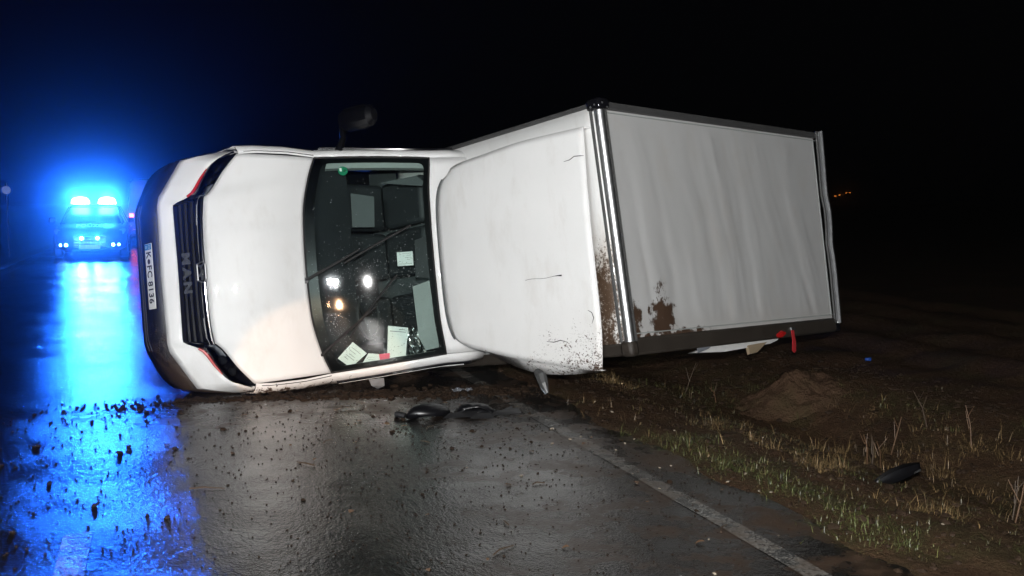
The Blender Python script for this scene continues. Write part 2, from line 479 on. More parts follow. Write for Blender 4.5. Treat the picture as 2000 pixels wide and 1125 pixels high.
prof_e = pchip([-400, -12, -6, -4.6, -3.7, -3.35, 2.75, 2.93, 3.25, 3.7, 4.05, 4.5, 4.9, 5.4, 6.2, 12, 400],
               [-0.1, -0.1, -0.25, -0.35, -0.02, -0.04, -0.05, 0.006, 0.02, -0.03, -0.10, -0.24, -0.27, -0.17, -0.07, -0.05, -0.05])
def ground_z(e, s):
    z = prof_e(e)
    if -3.3 < e < 2.75:
        return -0.05
    k = sstep(2.8, 3.6, e) if e > 0 else sstep(-3.3, -4.0, e) if e < -4.0 else 0.3
    near = 1.0 if -5 < s < 40 else 0.3
    z += near * k * 0.045 * fbm(e * 1.6, s * 1.6) + near * k * 0.022 * fbm(e * 6, s * 6, 3.0)
    if 2.75 <= e < 3.4:
        z += 0.030 * fbm(e * 3, s * 1.7, 5.0) - 0.006
    # turned-up earth beside the box and the hollow it was torn from
    z += 0.10 * math.exp(-(((e - 5.5) / 0.45) ** 2 + ((s - 7.85) / 0.42) ** 2))
    z -= 0.12 * math.exp(-(((e - 4.85) / 0.45) ** 2 + ((s - 6.9) / 0.5) ** 2))
    if 2.95 < e < 6 and 8.3 < s < 11.5:      # unseen berm added to stop blue light leaking under the box
        z += sstep(2.95, 3.4, e) * .30 * math.exp(-((s - (9.32 + .466 * (e - 2.2))) / .25) ** 2)
    # plough furrows in the field
    if e > 6.2:
        z += 0.035 * sstep(6.2, 7.5, e) * math.sin(e * 5.0 + 1.5 * fbm(e * 0.3, s * 0.3)) * (1 if s < 60 else 0.3)
    return z

def axis(segs):
    out = []
    for a, b, st in segs:
        n = max(1, round((b - a) / st))
        out += list(np.linspace(a, b, n, endpoint=False))
    return out + [segs[-1][1]]
E_AX = axis([(-400, -60, 40), (-60, -12, 4), (-12, -4.6, 0.6), (-4.6, -3.2, 0.12), (-3.2, 2.6, 1.9), (2.6, 6.4, 0.055), (6.4, 12, 0.18), (12, 40, 2), (40, 400, 30)])
S_AX = axis([(-120, -10, 10), (-10, 2.2, 0.8), (2.2, 10.5, 0.07), (10.5, 20, 0.25), (20, 60, 1.2), (60, 460, 20)])
nE, nS = len(E_AX), len(S_AX)
gv = [RW(e, s, ground_z(e, s)) for s in S_AX for e in E_AX]
gf = [(j * nE + i, j * nE + i + 1, (j + 1) * nE + i + 1, (j + 1) * nE + i) for j in range(nS - 1) for i in range(nE - 1)]
tag(MB().add(gv, gf).build('ground', M['earth'], angle=80), kind='structure')

# slab of light subsoil turned up beside the box
M['subsoil'] = earth('turned_subsoil', (0.040, 0.023, 0.014, 1), (0.150, 0.085, 0.050, 1))
mv = []; mf = []
for i in range(25):
    for j in range(57):
        a_ = 2 * PI * j / 56; k_ = i / 24
        rr = .52 * k_ * (1 + .22 * fbm(math.cos(a_) * 1.5, math.sin(a_) * 1.5, 3.3))
        p_ = RW(5.22, 7.62) + Vector((rr * math.cos(a_) * 1.15, rr * math.sin(a_) * .8, 0))
        e_, s_ = p_.x * CT + p_.y * ST, -p_.x * ST + p_.y * CT
        mv.append((p_.x, p_.y, ground_z(e_, s_) - .03 + .17 * (1 - k_ * k_) ** 1.3 * (1 + .7 * fbm(p_.x * 3, p_.y * 3, 1.0)) + .035 * fbm(p_.x * 9, p_.y * 9)))
for i in range(24):
    for j in range(56): mf.append((i * 57 + j, i * 57 + j + 1, (i + 1) * 57 + j + 1, (i + 1) * 57 + j))
tag(MB().add(mv, mf).build('earth_mound', M['subsoil'], angle=80), kind='structure')

def road_sheet(name, e0, e1, s0, s1, z, mat, ragged=0.0, ns=40, parent=None):
    mb = MB(); rows = []
    for i in range(ns + 1):
        s = s0 + (s1 - s0) * i / ns
        j0 = ragged * fbm(s * 1.3, 1.0 + e0); j1 = ragged * fbm(s * 1.3, 9.0 + e1)
        rows.append([(e0 + j0, s, 0), ((e0 + e1) / 2, s, 0), (e1 + j1, s, 0)])
    mb.loft(rows)
    o = mb.build(name, mat, parent)
    o.rotation_euler = (0, 0, TH); o.location = (0, 0, z)
    return o
tag(road_sheet('road', -3.45, 2.98, -100, 440, 0.0, M['road'], 0.05, 500), kind='structure')
tag(road_sheet('edge_line', 2.50, 2.615, -10, 250, 0.003, M['marking'], 0.012, 800), kind='structure')
tag(road_sheet('edge_line', -3.22, -3.10, -10, 250, 0.003, M['marking'], 0.012, 400), kind='structure')
for s0 in (-8.9, 1.1, 11.1, 21.1, 31.1, 41.1, 51.1, 61.1, 71.1):
    tag(road_sheet('lane_dash', -0.47, -0.34, s0, s0 + 4.0, 0.003, M['marking'], 0.008, 30), kind='structure')

# ------------------------------------------------------------------ the overturned box truck
ROT = Matrix(((-0.72008, 0.09163, 0.68781), (-0.69329, -0.13610, -0.70769), (0.02870, -0.98645, 0.16146)))
q0 = ROT.to_quaternion()
truck = empty('box_truck', (-3.2081, 8.6002, 0.8616), q0.to_matrix(),
              'white box truck overturned onto its driver side across the wet road', 'truck')

L_ctrl = {   # feature lines of the front end: (y, x, z) on one side, mirrored
    'A': [(0, .085, .33), (.5, .085, .33), (.70, .03, .36), (.90, -.10, .42), (.97, -.38, .50)],
    'A2': [(0, .110, .50), (.5, .105, .50), (.66, .06, .52), (.93, -.13, .56), (.995, -.46, .62)],
    'B': [(0, .075, .70), (.55, .065, .70), (.62, .050, .70), (.93, -.150, .72), (1.0, -.50, .82)],
    'B2': [(0, .055, .735), (.55, .045, .735), (.62, .025, .74), (.935, -.19, .765), (1.0, -.51, .88)],
    'C0': [(0, .000, .785), (.54, -.005, .78), (.61, -.09, .805), (.90, -.30, .88), (.985, -.51, .96)],
    'C': [(0, -.02, .80), (.54, -.021, .79), (.62, -.152, .84), (.765, -.24, .875), (.90, -.345, .935), (.950, -.475, 1.055)],
    'D': [(0, -.129, 1.05), (.58, -.172, 1.03), (.61, -.205, 1.04), (.785, -.325, 1.075), (.925, -.44, 1.105)],
    'E': [(0, -.891, 1.28), (.4, -.913, 1.27), (.75, -1.01, 1.25), (.90, -1.082, 1.24)],
    'F': [(0, -1.747, 1.88), (.5, -1.773, 1.86), (.83, -1.838, 1.83)],
}
LN = {}
for k, ctl in L_ctrl.items():
    ys = [c[0] for c in ctl]
    if k in ('A2', 'B', 'B2', 'C0'):        # crisp pressed corners
        LN[k] = ((lambda y, ys=ys, v=[c[1] for c in ctl]: float(np.interp(y, ys, v))), (lambda y, ys=ys, v=[c[2] for c in ctl]: float(np.interp(y, ys, v))), ys[-1])
    else:
        LN[k] = (pchip(ys, [c[1] for c in ctl]), pchip(ys, [c[2] for c in ctl]), ys[-1])
def lp(k, t, ymax=None):
    fx, fz, ym = LN[k]
    y = t * (ymax or ym)
    return Vector((fx(abs(y)), y, fz(abs(y))))
def tl(n): return [-1 + 2 * i / n for i in range(n + 1)]
def strip(keys, name, mat, t0=-1, t1=1, n=60, **kw):
    ts = [t0 + (t1 - t0) * i / n for i in range(n + 1)]
    return MB().loft([[lp(k, t) for t in ts] for k in keys]).build(name, mat, truck, **kw)

# bumper
bl = strip(['A', 'A2', 'B'], 'lower_bumper', M['bumper_black'], n=84, solid=0.012, angle=24)
strip(['B', 'B2', 'C0', 'C'], 'bumper', M['paint'], n=80, angle=24, solid=0.006)
mb = MB()
for zc in (0.40, 0.45):
    mb.tube([lp('A', t) * (1 - (zc - .33) / .17) + lp('A2', t) * ((zc - .33) / .17) + Vector((.008, 0, 0)) for t in [-.6 + 1.2 * i / 20 for i in range(21)]], 0.008, 6)
mb.build('bumper_groove', M['rubber'], bl)
MB().add([lp('A', t) + d for t in (-.75, -.4, .4, .75) for d in (Vector((0, 0, 0)), Vector((-.55, 0, -.06)))],
         [(0, 2, 3, 1), (2, 4, 5, 3), (4, 6, 7, 5)]).build('skid_tray', M['chassis'], truck, solid=.01)
MB().box((.015, -.30, .265), (.05, .06, .345)).build('tow_cover', M['black_plastic'], truck, bevel=.01)

# grille
M['letter_grey'] = plain('grille_letter', (0.075, 0.08, 0.085), 0.35)
M['slat'] = plain('matt_black_slat', (0.004, 0.004, 0.0045), 0.55, spec=0.2)
gb = MB().loft([[lp('C', t, .545) + Vector((-.055, 0, .01)) for t in tl(20)], [lp('D', t, .58) + Vector((-.055, 0, -.01)) for t in tl(20)]]).build('grille', M['gloss_black'], truck, solid=.006)
for k in (0.06, 0.24, 0.44, 0.64):
    rows = []
    for t in tl(24):
        a, b = lp('C', t, .54), lp('D', t, .575)
        p = a.lerp(b, k)
        n = Vector((.88, 0, .47))
        dz = (b - a).normalized()
        rows.append([p - n * .05, p - n * .024 + dz * .003, p - n * .022 + dz * .022, p - n * .030 + dz * .036, p - n * .05 + dz * .036])
    MB().loft(rows).build('slat', M['slat'], gb, angle=30)
rows = []
for t in tl(40):
    a, b = lp('C', t, .56), lp('D', t, .59)
    dz = (b - a).normalized(); n = Vector((.88, 0, .47))
    p = a.lerp(b, .90)
    rows.append([p - n * .04 - dz * .060, p - n * .012 - dz * .055, p + n * .006 - dz * .022, p + n * .014 + dz * .004, p + n * .006 + dz * .020, p - n * .02 + dz * .030])
MB().loft(rows).build('chrome_strip', M['chrome'], gb, angle=50)
for s in (-1, 1):   # grille end cheeks
    a0, b0 = lp('C', s, .545), lp('D', s, .585)
    MB().add([a0, b0, b0 + Vector((-.06, s * .02, 0)), a0 + Vector((-.06, s * .02, 0))], [(0, 1, 2, 3)]).build('grille_cheek', M['gloss_black'], gb, solid=.005)
# emblem: a framed running lion on the chrome strip, letters below it
gc = lp('C', .03, .55).lerp(lp('D', .03, .58), .87) + Vector((.014, 0, .010))
fm = frame(gc, (0, 1, 0), (-.40, 0, .92))
shield = [(.78 * a_, .66 * b_) for a_, b_ in [(-.105, .028), (-.075, .066), (.075, .066), (.105, .028), (.082, -.052), (-.082, -.052)]]
eb = MB().poly_prism([fm @ Vector((x, y, -.012)) for x, y in shield], fm.to_3x3() @ Vector((0, 0, .012))).build('emblem', M['gloss_black'], truck, bevel=.003)
mb = MB()
ring = [fm @ Vector((x, y, .004)) for x, y in shield + shield[:1]]
for a, b in zip(ring[:-1], ring[1:]): mb.tube([a, b], .0055, 6)
mb.build('emblem_frame', M['alu'], eb)
lion = [(-.080, -.028), (-.060, -.030), (-.055, -.010), (-.030, .002), (.000, .000), (.020, -.012), (.030, -.032), (.046, -.032), (.042, -.010), (.056, .004), (.078, .000), (.086, .012), (.078, .028), (.058, .036), (.040, .034), (.028, .022), (-.020, .020), (-.044, .016), (-.062, .026), (-.078, .044), (-.086, .038), (-.072, .018), (-.070, .000)]
MB().poly_prism([fm @ Vector((x, y, .003)) for x, y in [(.78 * a_, .78 * b_) for a_, b_ in lion]], fm.to_3x3() @ Vector((0, 0, .006))).build('emblem_lion', M['alu'], eb, smooth=False)
gm = lp('C', .08, .55).lerp(lp('D', .08, .58), .33) + Vector((.008, 0, .004))
for ch, yy in (('M', -.150), ('A', -.035), ('N', .080)):
    lettering(ch, .100, M['letter_grey'], gb, frame(gm + Vector((0, yy, 0)), (0, 1, 0), (-.49, 0, .87)), 'grille_letter', .004, squash=1.25, bold=.004)

# headlights
for s in (-1, 1):
    n = 14
    ys = [.60 + (.945 - .60) * i / n for i in range(n + 1)]
    low = [Vector((LN['C'][0](y), s * y, LN['C'][1](y))) for y in ys]
    yd = [.59 + (.925 - .59) * i / n for i in range(n + 1)]
    high = [Vector((LN['D'][0](y), s * y, LN['D'][1](y))) for y in yd]
    inn = Vector((-.10, -s * .02, -.03))
    hl = MB().loft([low, [a.lerp(b, .3) + inn * .9 for a, b in zip(low, high)], [a.lerp(b, .7) + inn * .9 for a, b in zip(low, high)], high]).build('headlight', M['gloss_black'], truck)
    MB().loft([low, [a.lerp(b, .35) + Vector((.022, s * .014, .012)) for a, b in zip(low, high)], [a.lerp(b, .7) + Vector((.018, s * .012, .014)) for a, b in zip(low, high)], high]).build('lens', M['lamp_glass'], hl)
    for i, r in ((5, .042), (9, .038)):
        c = low[i].lerp(high[i], .52) + inn * .35
        MB().disc(c, (.85, s * .25, .45), r, 20, .03).build('projector', M['chrome'], hl)
        MB().disc(c + Vector((.85, s * .25, .45)).normalized() * .032, (.85, s * .25, .45), r * .80, 20).build('bulb_lens', M['bulb'], hl)
    MB().tube([low[i].lerp(high[i], .13) + Vector((.016, s * .008, .004)) for i in range(0, 10)], [.009, .011, .012, .012, .011, .010, .009, .008, .006, .004], 6, flat=.6).build('indicator', M['red'], hl)
    i0 = [low[i].lerp(high[i], .40) + inn * .25 for i in (0, 2, 4, 6)]
    i1 = [low[i].lerp(high[i], .75 if i < 5 else .5) + inn * .25 for i in (0, 2, 4, 6)]
    MB().loft([i0, i1]).build('daylight_bar', M['grey_lens'], hl, solid=.006)

# hood with its two soft creases
rows = []; ns = 22
for i in range(ns + 1):
    s = i / ns; r = []
    for t in tl(48):
        a, b = lp('D', t), lp('E', t)
        p = a.lerp(b, s)
        ym = abs(p.y); edge = .56 + .16 * s
        p += Vector((.30, 0, .95)) * (.055 * 4 * s * (1 - s) * (1 - .35 * t * t) + .022 * sstep(edge + .10, edge - .03, ym) * math.sin(PI * min(1, s * 1.0 + .08)) + .012 * sstep(.36, .28, ym) * math.sin(PI * s))
        if i == 0: p += Vector((-.004, 0, -.008))
        r.append(p)
    rows.append(r)
hood = MB().loft(rows).build('hood', M['paint'], truck, angle=60, solid=.006)

# cab sides: fender, door area, pillars (both sides from one set of stations)
sta = [(-.455, .925, 1.105), (-.60, .934, 1.145), (-.85, .930, 1.195), (-1.085, .905, 1.24), (-1.28, .888, 1.392), (-1.46, .872, 1.535), (-1.65, .852, 1.685), (-1.84, .833, 1.828), (-2.02, .835, 1.90), (-2.18, .835, 1.93)]
def side_sec(x, y0, z0, s):
    zb = min(z0 - .16, 1.20)
    zz = [z0, z0 - .008, z0 - .030, z0 - .075, zb, .95, .70, .50]
    fall = max(0.0, z0 - 1.25)
    y2 = y0 + .075
    yy = [y0, y0 + .030, y0 + .058, y2, y2 + (.995 - y2) * (.85 if fall < .05 else .8), 1.0, 1.0, .975]
    return [Vector((x, s * a, b)) for a, b in zip(yy, zz)]
for s in (-1, 1):
    rows = [side_sec(*st_, s) for st_ in sta]
    nm = 'cab_side'
    cs = MB().loft(rows).build(nm, M['paint'], truck, angle=40, solid=.006)
    def sp(x, k):   # point on the side surface at station x, row position k
        xs = [a[0] for a in sta]
        i = min(range(len(xs) - 1), key=lambda j: 0 if xs[j] >= x >= xs[j + 1] else 1)
        f = (x - xs[i]) / (xs[i + 1] - xs[i]); j = min(int(k), 6); g = k - j
        a = rows[i][j].lerp(rows[i][j + 1], g); b = rows[i + 1][j].lerp(rows[i + 1][j + 1], g)
        return a.lerp(b, f)
    off = Vector((0, s * .008, 0))
    # fender seam, door outline, drip rail
    mb = MB()
    mb.tube([sp(-1.10, 2.2 + .6 * i) + off * .3 for i in range(8)], .005, 5)
    mb.tube([sp(-.50 - .58 * i / 8, .55) + Vector((0, s * .002, .002)) for i in range(9)], .004, 5)
    mb.build('panel_seam', M['rubber'], cs)
    win = MB().loft([[sp(-1.20 - .12 * i, 3.15) + off for i in range(8)], [sp(-1.20 - .12 * i, 3.95) + off for i in range(8)]]).build('side_window', M['side_glass'], cs)
    dr = MB()
    dr.tube([sp(-1.14 - .105 * i, 2.75) + off * 1.6 for i in range(10)], .012, 6)
    dr.build('drip_rail', M['gloss_black'], cs)
    d2 = MB(); d2.tube([sp(-1.16 - .10 * i, 3.08) + off * 2.0 for i in range(10)], .008, 6)
    d2.build('door_frame_trim', M['white_sheet'], cs)
    MB().tube([sp(-1.95, 4.8) + off, sp(-1.95, 4.8) + off * 4, sp(-2.08, 4.8) + off * 4, sp(-2.08, 4.8) + off], .013, 6).build('door_handle', M['black_plastic'], cs)
    mb = MB(); mb.add([Vector((-.80 + .44 * math.cos(a), s * 1.006, .46 + .44 * math.sin(a))) for a in [PI * k / 16 for k in range(17)]], [tuple(range(17))])
    mb.build('wheel_arch', M['rubber'], cs)

# roof, rear wall of the cab
rows = []
for i in range(9):
    u = i / 8; r = []
    for t in tl(24):
        a = lp('F', t); b = Vector((-2.18, t * .835, 1.985 - .055 * t * t))
        p = a.lerp(b, u); p.z += .045 * math.sin(PI * min(1, u * .9)) * (1 - .5 * t * t) ** .5
        r.append(p)
    rows.append(r)
MB().loft(rows).build('cab_roof', M['paint'], truck, angle=60, solid=.006)
MB().add([(-2.175, -.95, .5), (-2.175, .95, .5), (-2.175, .97, 1.2), (-2.175, .86, 1.88), (-2.175, -.86, 1.88), (-2.175, -.97, 1.2)], [(0, 1, 2, 3, 4, 5)]).build('cab_rear_wall', M['interior_grey'], truck)

MB().add([(-.35, -.93, .50), (-.35, .93, .50), (-2.17, .95, .50), (-2.17, -.95, .50)], [(0, 1, 2, 3)]).build('cab_floor', M['chassis'], truck, solid=.02)
MB().add([(-.95, -.93, .51), (-.95, .93, .51), (-.98, .90, 1.19), (-.98, -.90, 1.19)], [(0, 1, 2, 3)]).build('firewall', M['chassis'], truck, solid=.02)
MB().add([(-.36, -.93, .51), (-.36, .93, .51), (-.30, .58, .98), (-.30, -.58, .98)], [(0, 1, 2, 3)]).build('radiator_panel', M['chassis'], truck, solid=.02)

# windshield -----------------------------------------------------------------
def ws(t, s, inset=0.0):
    a, b = lp('E', t), lp('F', t)
    return a.lerp(b, s) + Vector((.57, 0, .82)) * (.05 * 4 * s * (1 - s) - inset)
wsh = MB().loft([[ws(t, i / 16) for t in tl(40)] for i in range(17)]).build('windshield', M['windshield'], truck, angle=80)
def rrect(t0, t1, s0, s1, rt, rs, n=10):
    pts = []
    for (ct, cs_, a0) in ((t1 - rt, s1 - rs, 0), (t0 + rt, s1 - rs, PI / 2), (t0 + rt, s0 + rs, PI), (t1 - rt, s0 + rs, 1.5 * PI)):
        for i in range(n + 1):
            a = a0 + PI / 2 * i / n
            pts.append((ct + rt * math.cos(a), cs_ + rs * math.sin(a)))
    dense = []
    for i, p in enumerate(pts):
        q = pts[(i + 1) % len(pts)]
        m = max(1, int(max(abs(p[0] - q[0]), abs(p[1] - q[1])) / .06))
        dense += [(p[0] + (q[0] - p[0]) * k / m, p[1] + (q[1] - p[1]) * k / m) for k in range(m)]
    return dense
inn = rrect(-.945, .955, .085, .955, .06, .06)
outer = []
for (t, s) in inn:
    dt, ds = t - .005, (s - .52)
    k = min((1.0 - .0) / abs(dt) if dt else 9, (.52 / abs(ds)) if ds < 0 else (.48 / abs(ds) if ds else 9))
    outer.append((max(-1, min(1, .005 + dt * k)), max(0, min(1, .52 + ds * k))))
MB().loft([[ws(t, s, .004) for t, s in inn], [ws(t, s, .004) for t, s in outer]], True).build('windshield_frit', M['frit'], wsh)
# rubber seal round the glass
mb = MB(); loop = [(t, 0) for t in tl(30)] + [(1, i / 10) for i in range(1, 11)] + [(-t, 1) for t in tl(30)[1:]] + [(-1, 1 - i / 10) for i in range(1, 10)]
pts = [ws(t, s, -.002) for t, s in loop]; mb.tube(pts + pts[:1], .009, 6, cap=False)
mb.build('windshield_seal', M['rubber'], wsh)
# rain on the glass
mb = MB()
def dome(p, nrm, r, h):
    a = nrm.orthogonal().normalized(); b = nrm.cross(a)
    k0 = random.random()
    vs = [p + nrm * h] + [p + (a * math.cos(2 * PI * (k + k0) / 6) + b * math.sin(2 * PI * (k + k0) / 6)) * r for k in range(6)] + [p + nrm * h * .75 + (a * math.cos(2 * PI * (k + k0 + .5) / 6) + b * math.sin(2 * PI * (k + k0 + .5) / 6)) * r * .6 for k in range(6)]
    fs = [(0, 7 + k, 7 + (k + 1) % 6) for k in range(6)] + [(7 + k, 1 + (k + 1) % 6, 7 + (k + 1) % 6) for k in range(6)] + [(7 + k, 1 + k, 1 + (k + 1) % 6) for k in range(6)]
    mb.add(vs, fs)
for _ in range(4200):
    t = random.uniform(-.92, .95); s = random.uniform(.03, .97)
    dens = .05 + .9 * math.exp(-(((t - .12) / .25) ** 2 + ((s - .35) / .25) ** 2)) + .8 * math.exp(-(((t - .1) / .28) ** 2 + ((s - .72) / .16) ** 2)) + .35 * sstep(.1, .5, t)
    if random.random() > dens: continue
    r = random.choice((.0012, .0016, .002, .0026, .0038))
    dome(ws(t, s, 0), Vector((.57, t * .2, .82)).normalized(), r, r * .6)
tag(mb.build('raindrops', M['droplet'], wsh, angle=180), kind='stuff')
# emission sticker, papers behind the glass
def wpoly(pts, inset, name, mat, parent=wsh, thick=.002):
    return MB().poly_prism([ws(t, s, inset) for t, s in pts], Vector((.57, 0, .82)) * thick).build(name, mat, parent, smooth=False)
sc = ws(-.865, .277, .008); nrm = Vector((.55, -.2, .80)).normalized()
st = MB().disc(sc, nrm, .040, 28, .001).build('round_sticker', M['green'], wsh)
fm2 = frame(sc + nrm * .0018, (0, 1, .12), (-.80, 0, .58))
mb = MB(); mb.add([fm2 @ Vector(p) for p in ((-.026, -.026, 0), (.026, -.026, 0), (.026, -.008, 0), (-.026, -.008, 0))], [(0, 1, 2, 3)])
mb.build('sticker_field', M['plate_white'], st)
lettering('4', .045, M['green_dark'], st, fm2 @ Matrix.Translation((0, .014, .0005)), 'sticker_number', .0003)
PRINT = plain('paper_print', (0.12, 0.13, 0.14), 0.8)
def sheet(name, pts, inset, mat, lines, bend=0.0):
    o = wpoly(pts, inset, name, mat, truck)
    a, b, c, d = [ws(t, s, inset - .0035) for t, s in pts[:4]]
    mb = MB()
    for (u0, u1, v) in lines:
        def P(u, v): return a.lerp(b, u).lerp(d.lerp(c, u), v)
        mb.add([P(u0, v), P(u1, v), P(u1, v + .018), P(u0, v + .018)], [(0, 1, 2, 3)])
    if lines: mb.build('print_line', PRINT, o, smooth=False)
    return o
papers = [
    ('paper_sheet', [(.752, .264), (.875, .347), (.985, .170), (.88, .1)], .06, 'paper', [(.15, .8, .2), (.15, .6, .35), (.3, .7, .5), (.2, .8, .62), (.2, .5, .75)], 'creased printed sheet behind the windshield, lowest left of the papers'),
    ('paper_sheet', [(.645, .576), (.69, .733), (.985, .645), (.965, .490)], .06, 'paper', [(.1, .9, .14), (.55, .85, .07)], 'large upright pale sheet behind the lower windshield'),
    ('receipt', [(.877, .359), (.907, .471), (.985, .452), (.985, .254)], .05, 'paper', [(.1, .9, .3), (.2, .8, .5), (.2, .7, .7)], 'crumpled small receipt between the two large papers'),
    ('pink_note', [(.900, .440), (.905, .530), (.955, .515), (.960, .430)], .035, 'pink', [], 'small pink note at the bottom edge of the windshield'),
    ('delivery_slip', [(-.052, .714), (-.052, .841), (.086, .839), (.084, .712)], .05, 'paper', [(.35, .95, .1), (.6, .9, .25), (.5, .9, .4), (.6, .8, .55), (.1, .9, .85)], 'white printed slip stuck high in the middle of the windshield'),
]
for nm, pts, ins, mt, lines, lab in papers:
    o = sheet(nm, pts, ins, M[mt], lines)
    o.parent = None; o.matrix_world = truck.matrix_world.copy()
    tag(o, lab, 'paper')
# crumpled foil behind the visor
mb = MB(); g = 9
rows = []
for i in range(g):
    rows.append([ws(.70 + .26 * j / (g - 1), .70 + .14 * i / (g - 1), .13 + .03 * random.random()) for j in range(g)])
mb.loft(rows)
fo = mb.build('foil_bag', M['foil'], None, smooth=False); fo.matrix_world = truck.matrix_world.copy()
tag(fo, 'crumpled shiny foil bag behind the windshield near the sun visor', 'bag')

# wipers
for base, elbow, tip, b0, b1 in (((.145, -.014), (-.02, .30), (-.095, .42), (.020, .295), (-.304, .839)), ((.854, -.05), (.653, .245), (.45, .507), (.712, .252), (.174, .697))):
    w = MB().tube([ws(*base, -.012), ws(*elbow, -.040), ws(*tip, -.034)], [.014, .011, .008], 6, flat=.7).build('wiper', M['rubber'], truck)
    MB().tube([ws(b0[0] + (b1[0] - b0[0]) * k / 8, b0[1] + (b1[1] - b0[1]) * k / 8, -.012 - .006 * math.sin(PI * k / 8)) for k in range(9)], .0095, 6).build('wiper_blade', M['rubber'], w)
    MB().disc(ws(*base, .0), (.57, 0, .82), .025, 14, .02).build('wiper_pivot', M['black_plastic'], w)

# interior ---------------------------------------------------------------------
MB().loft([[ws(t, .03, .02) for t in tl(20)], [ws(t * .97, .10, .10) for t in tl(20)], [Vector((-1.42, t * .86, 1.20)) for t in tl(20)], [Vector((-1.50, t * .86, .85)) for t in tl(20)]]).build('dashboard', M['interior_dark'], truck, angle=50)
MB().loft([[Vector((-1.85, t * .80, 1.81)) for t in tl(12)], [Vector((-2.15, t * .80, 1.89)) for t in tl(12)]]).build('headliner', M['interior_light'], truck)
for s in (-1, 1):
    MB().loft([[ws(s * .985, .12 + .87 * k / 10, .02) for k in range(11)], [ws(s * (.90 if s < 0 else .955), .12 + .87 * k / 10, .045 if s < 0 else .03) for k in range(11)], [ws(s * (.89 if s < 0 else .95), .12 + .87 * k / 10, .11) for k in range(11)]]).build('pillar_trim', M['interior_light'], truck)
for yc in (-.55, -.10, .48):
    st_ = MB().box((-2.08, yc - .21, .95), (-1.96, yc + .21, 1.52)).build('seat_back', M['interior_dark'], truck, bevel=.04)
    MB().box((-2.06, yc - .12, 1.54), (-1.97, yc + .12, 1.70)).build('headrest', M['interior_dark'], st_, bevel=.03)
    MB().box((-2.0, yc - .21, .80), (-1.55, yc + .21, .95)).build('seat_cushion', M['interior_dark'], st_, bevel=.04)
sw = MB(); c = Vector((-1.50, .45, 1.24)); ax = Vector((-.45, 0, .9)).normalized(); a1 = Vector((0, 1, 0)); a2 = ax.cross(a1)
sw.tube([c + (a1 * math.cos(k * PI / 12) + a2 * math.sin(k * PI / 12)) * .19 for k in range(25)], .014, 6, cap=False)
for k in (0, 4.2, 2.1): sw.tube([c - ax * .03, c + (a1 * math.cos(k) + a2 * math.sin(k)) * .185], .014, 6)
sw.build('steering_wheel', M['interior_dark'], truck)
wpoly([(.294, .815), (.249, .955), (.45, .962), (.80, .962), (.925, .955), (.934, .837), (.80, .803)], .085, 'sun_visor', M['interior_light'], truck, .018)
wpoly([(-.162, .865), (-.207, .975), (.0, .985), (.226, .975), (.206, .848)], .085, 'sun_visor', M['interior_dark'], truck, .018)
wpoly([(-.84, .90), (-.78, .965), (-.73, .955), (-.76, .60)], .14, 'sun_visor', M['interior_grey'], truck, .015)
MB().box((-2.165, -.78, 1.15), (-2.15, .78, 1.80)).build('rear_trim', M['interior_grey'], truck)
wpoly([(-.70, .36), (-.66, .56), (-.35, .56), (-.36, .38)], .34, 'centre_console', M['interior_grey'], truck, .02)

# right-hand mirror, standing up into the night
M['mirror_black'] = plain('mirror_black', (0.003, 0.003, 0.004), 0.35)
mr = MB().tube([(-1.27, -.95, 1.33), (-1.33, -1.06, 1.33), (-1.36, -1.16, 1.28), (-1.36, -1.22, 1.33)], [.034, .030, .028, .03], 8).build('mirror_arm', M['mirror_black'], truck)
rows = []
for i, (z, w) in enumerate(((1.28, .3), (1.31, .8), (1.38, 1.0), (1.60, 1.0), (1.70, .85), (1.745, .45))):
    yc = -1.225 + .20 * (z - 1.3) * .45
    rows.append([Vector((-1.365 + .075 * w * math.cos(a), yc + .105 * w * math.sin(a), z)) for a in [2 * PI * k / 14 for k in range(14)]])
mh = MB(); mh.loft(rows, True); mh.f.append(tuple(range(14))); mh.f.append(tuple(range(70, 84)))
mo = mh.build('mirror_head', M['mirror_black'], mr, angle=20)
MB().add([(-1.442, -1.30, 1.38), (-1.442, -1.15, 1.38), (-1.440, -1.13, 1.66), (-1.440, -1.27, 1.66)], [(0, 1, 2, 3)]).build('mirror_glass', M['chrome'], mo)

# license plate ------------------------------------------------------------------
pf = frame((.118, 0, .607), (0, 1, 0), (-.05, 0, 1))
pl = MB().poly_prism([pf @ Vector(p) for p in ((-.262, -.056, 0), (.262, -.056, 0), (.262, .056, 0), (-.262, .056, 0))], pf.to_3x3() @ Vector((0, 0, .006))).build('license_plate', M['plate_white'], truck, bevel=.004)
mb = MB(); mb.add([pf @ Vector(p) for p in ((-.258, -.053, .0068), (-.212, -.053, .0068), (-.212, .053, .0068), (-.258, .053, .0068))], [(0, 1, 2, 3)])
mb.build('plate_band', M['plate_blue'], pl)
lettering('D', .03, M['plate_white'], pl, pf @ Matrix.Translation((-.235, -.032, .0078)), 'country_letter', .0004)
mb = MB()
for k in range(12):
    mb.disc(pf @ Vector((-.235 + .014 * math.cos(k * PI / 6), .020 + .014 * math.sin(k * PI / 6), .0075)), pf.to_3x3() @ Vector((0, 0, 1)), .003, 6)
mb.build('plate_stars', M['plate_white'], pl)
for tx, xx in (('K', -.172), ('FC', -.040), ('8136', .128)):
    lettering(tx, .105, M['plate_black'], pl, pf @ Matrix.Translation((xx, -.001, .0075)), 'plate_lettering', .0005, spacing=1.12, squash=.78, bold=.002)
MB().disc(pf @ Vector((-.118, 0, .0066)), pf.to_3x3() @ Vector((0, 0, 1)), .021, 20, .001).build('plate_seal', M['seal'], pl)

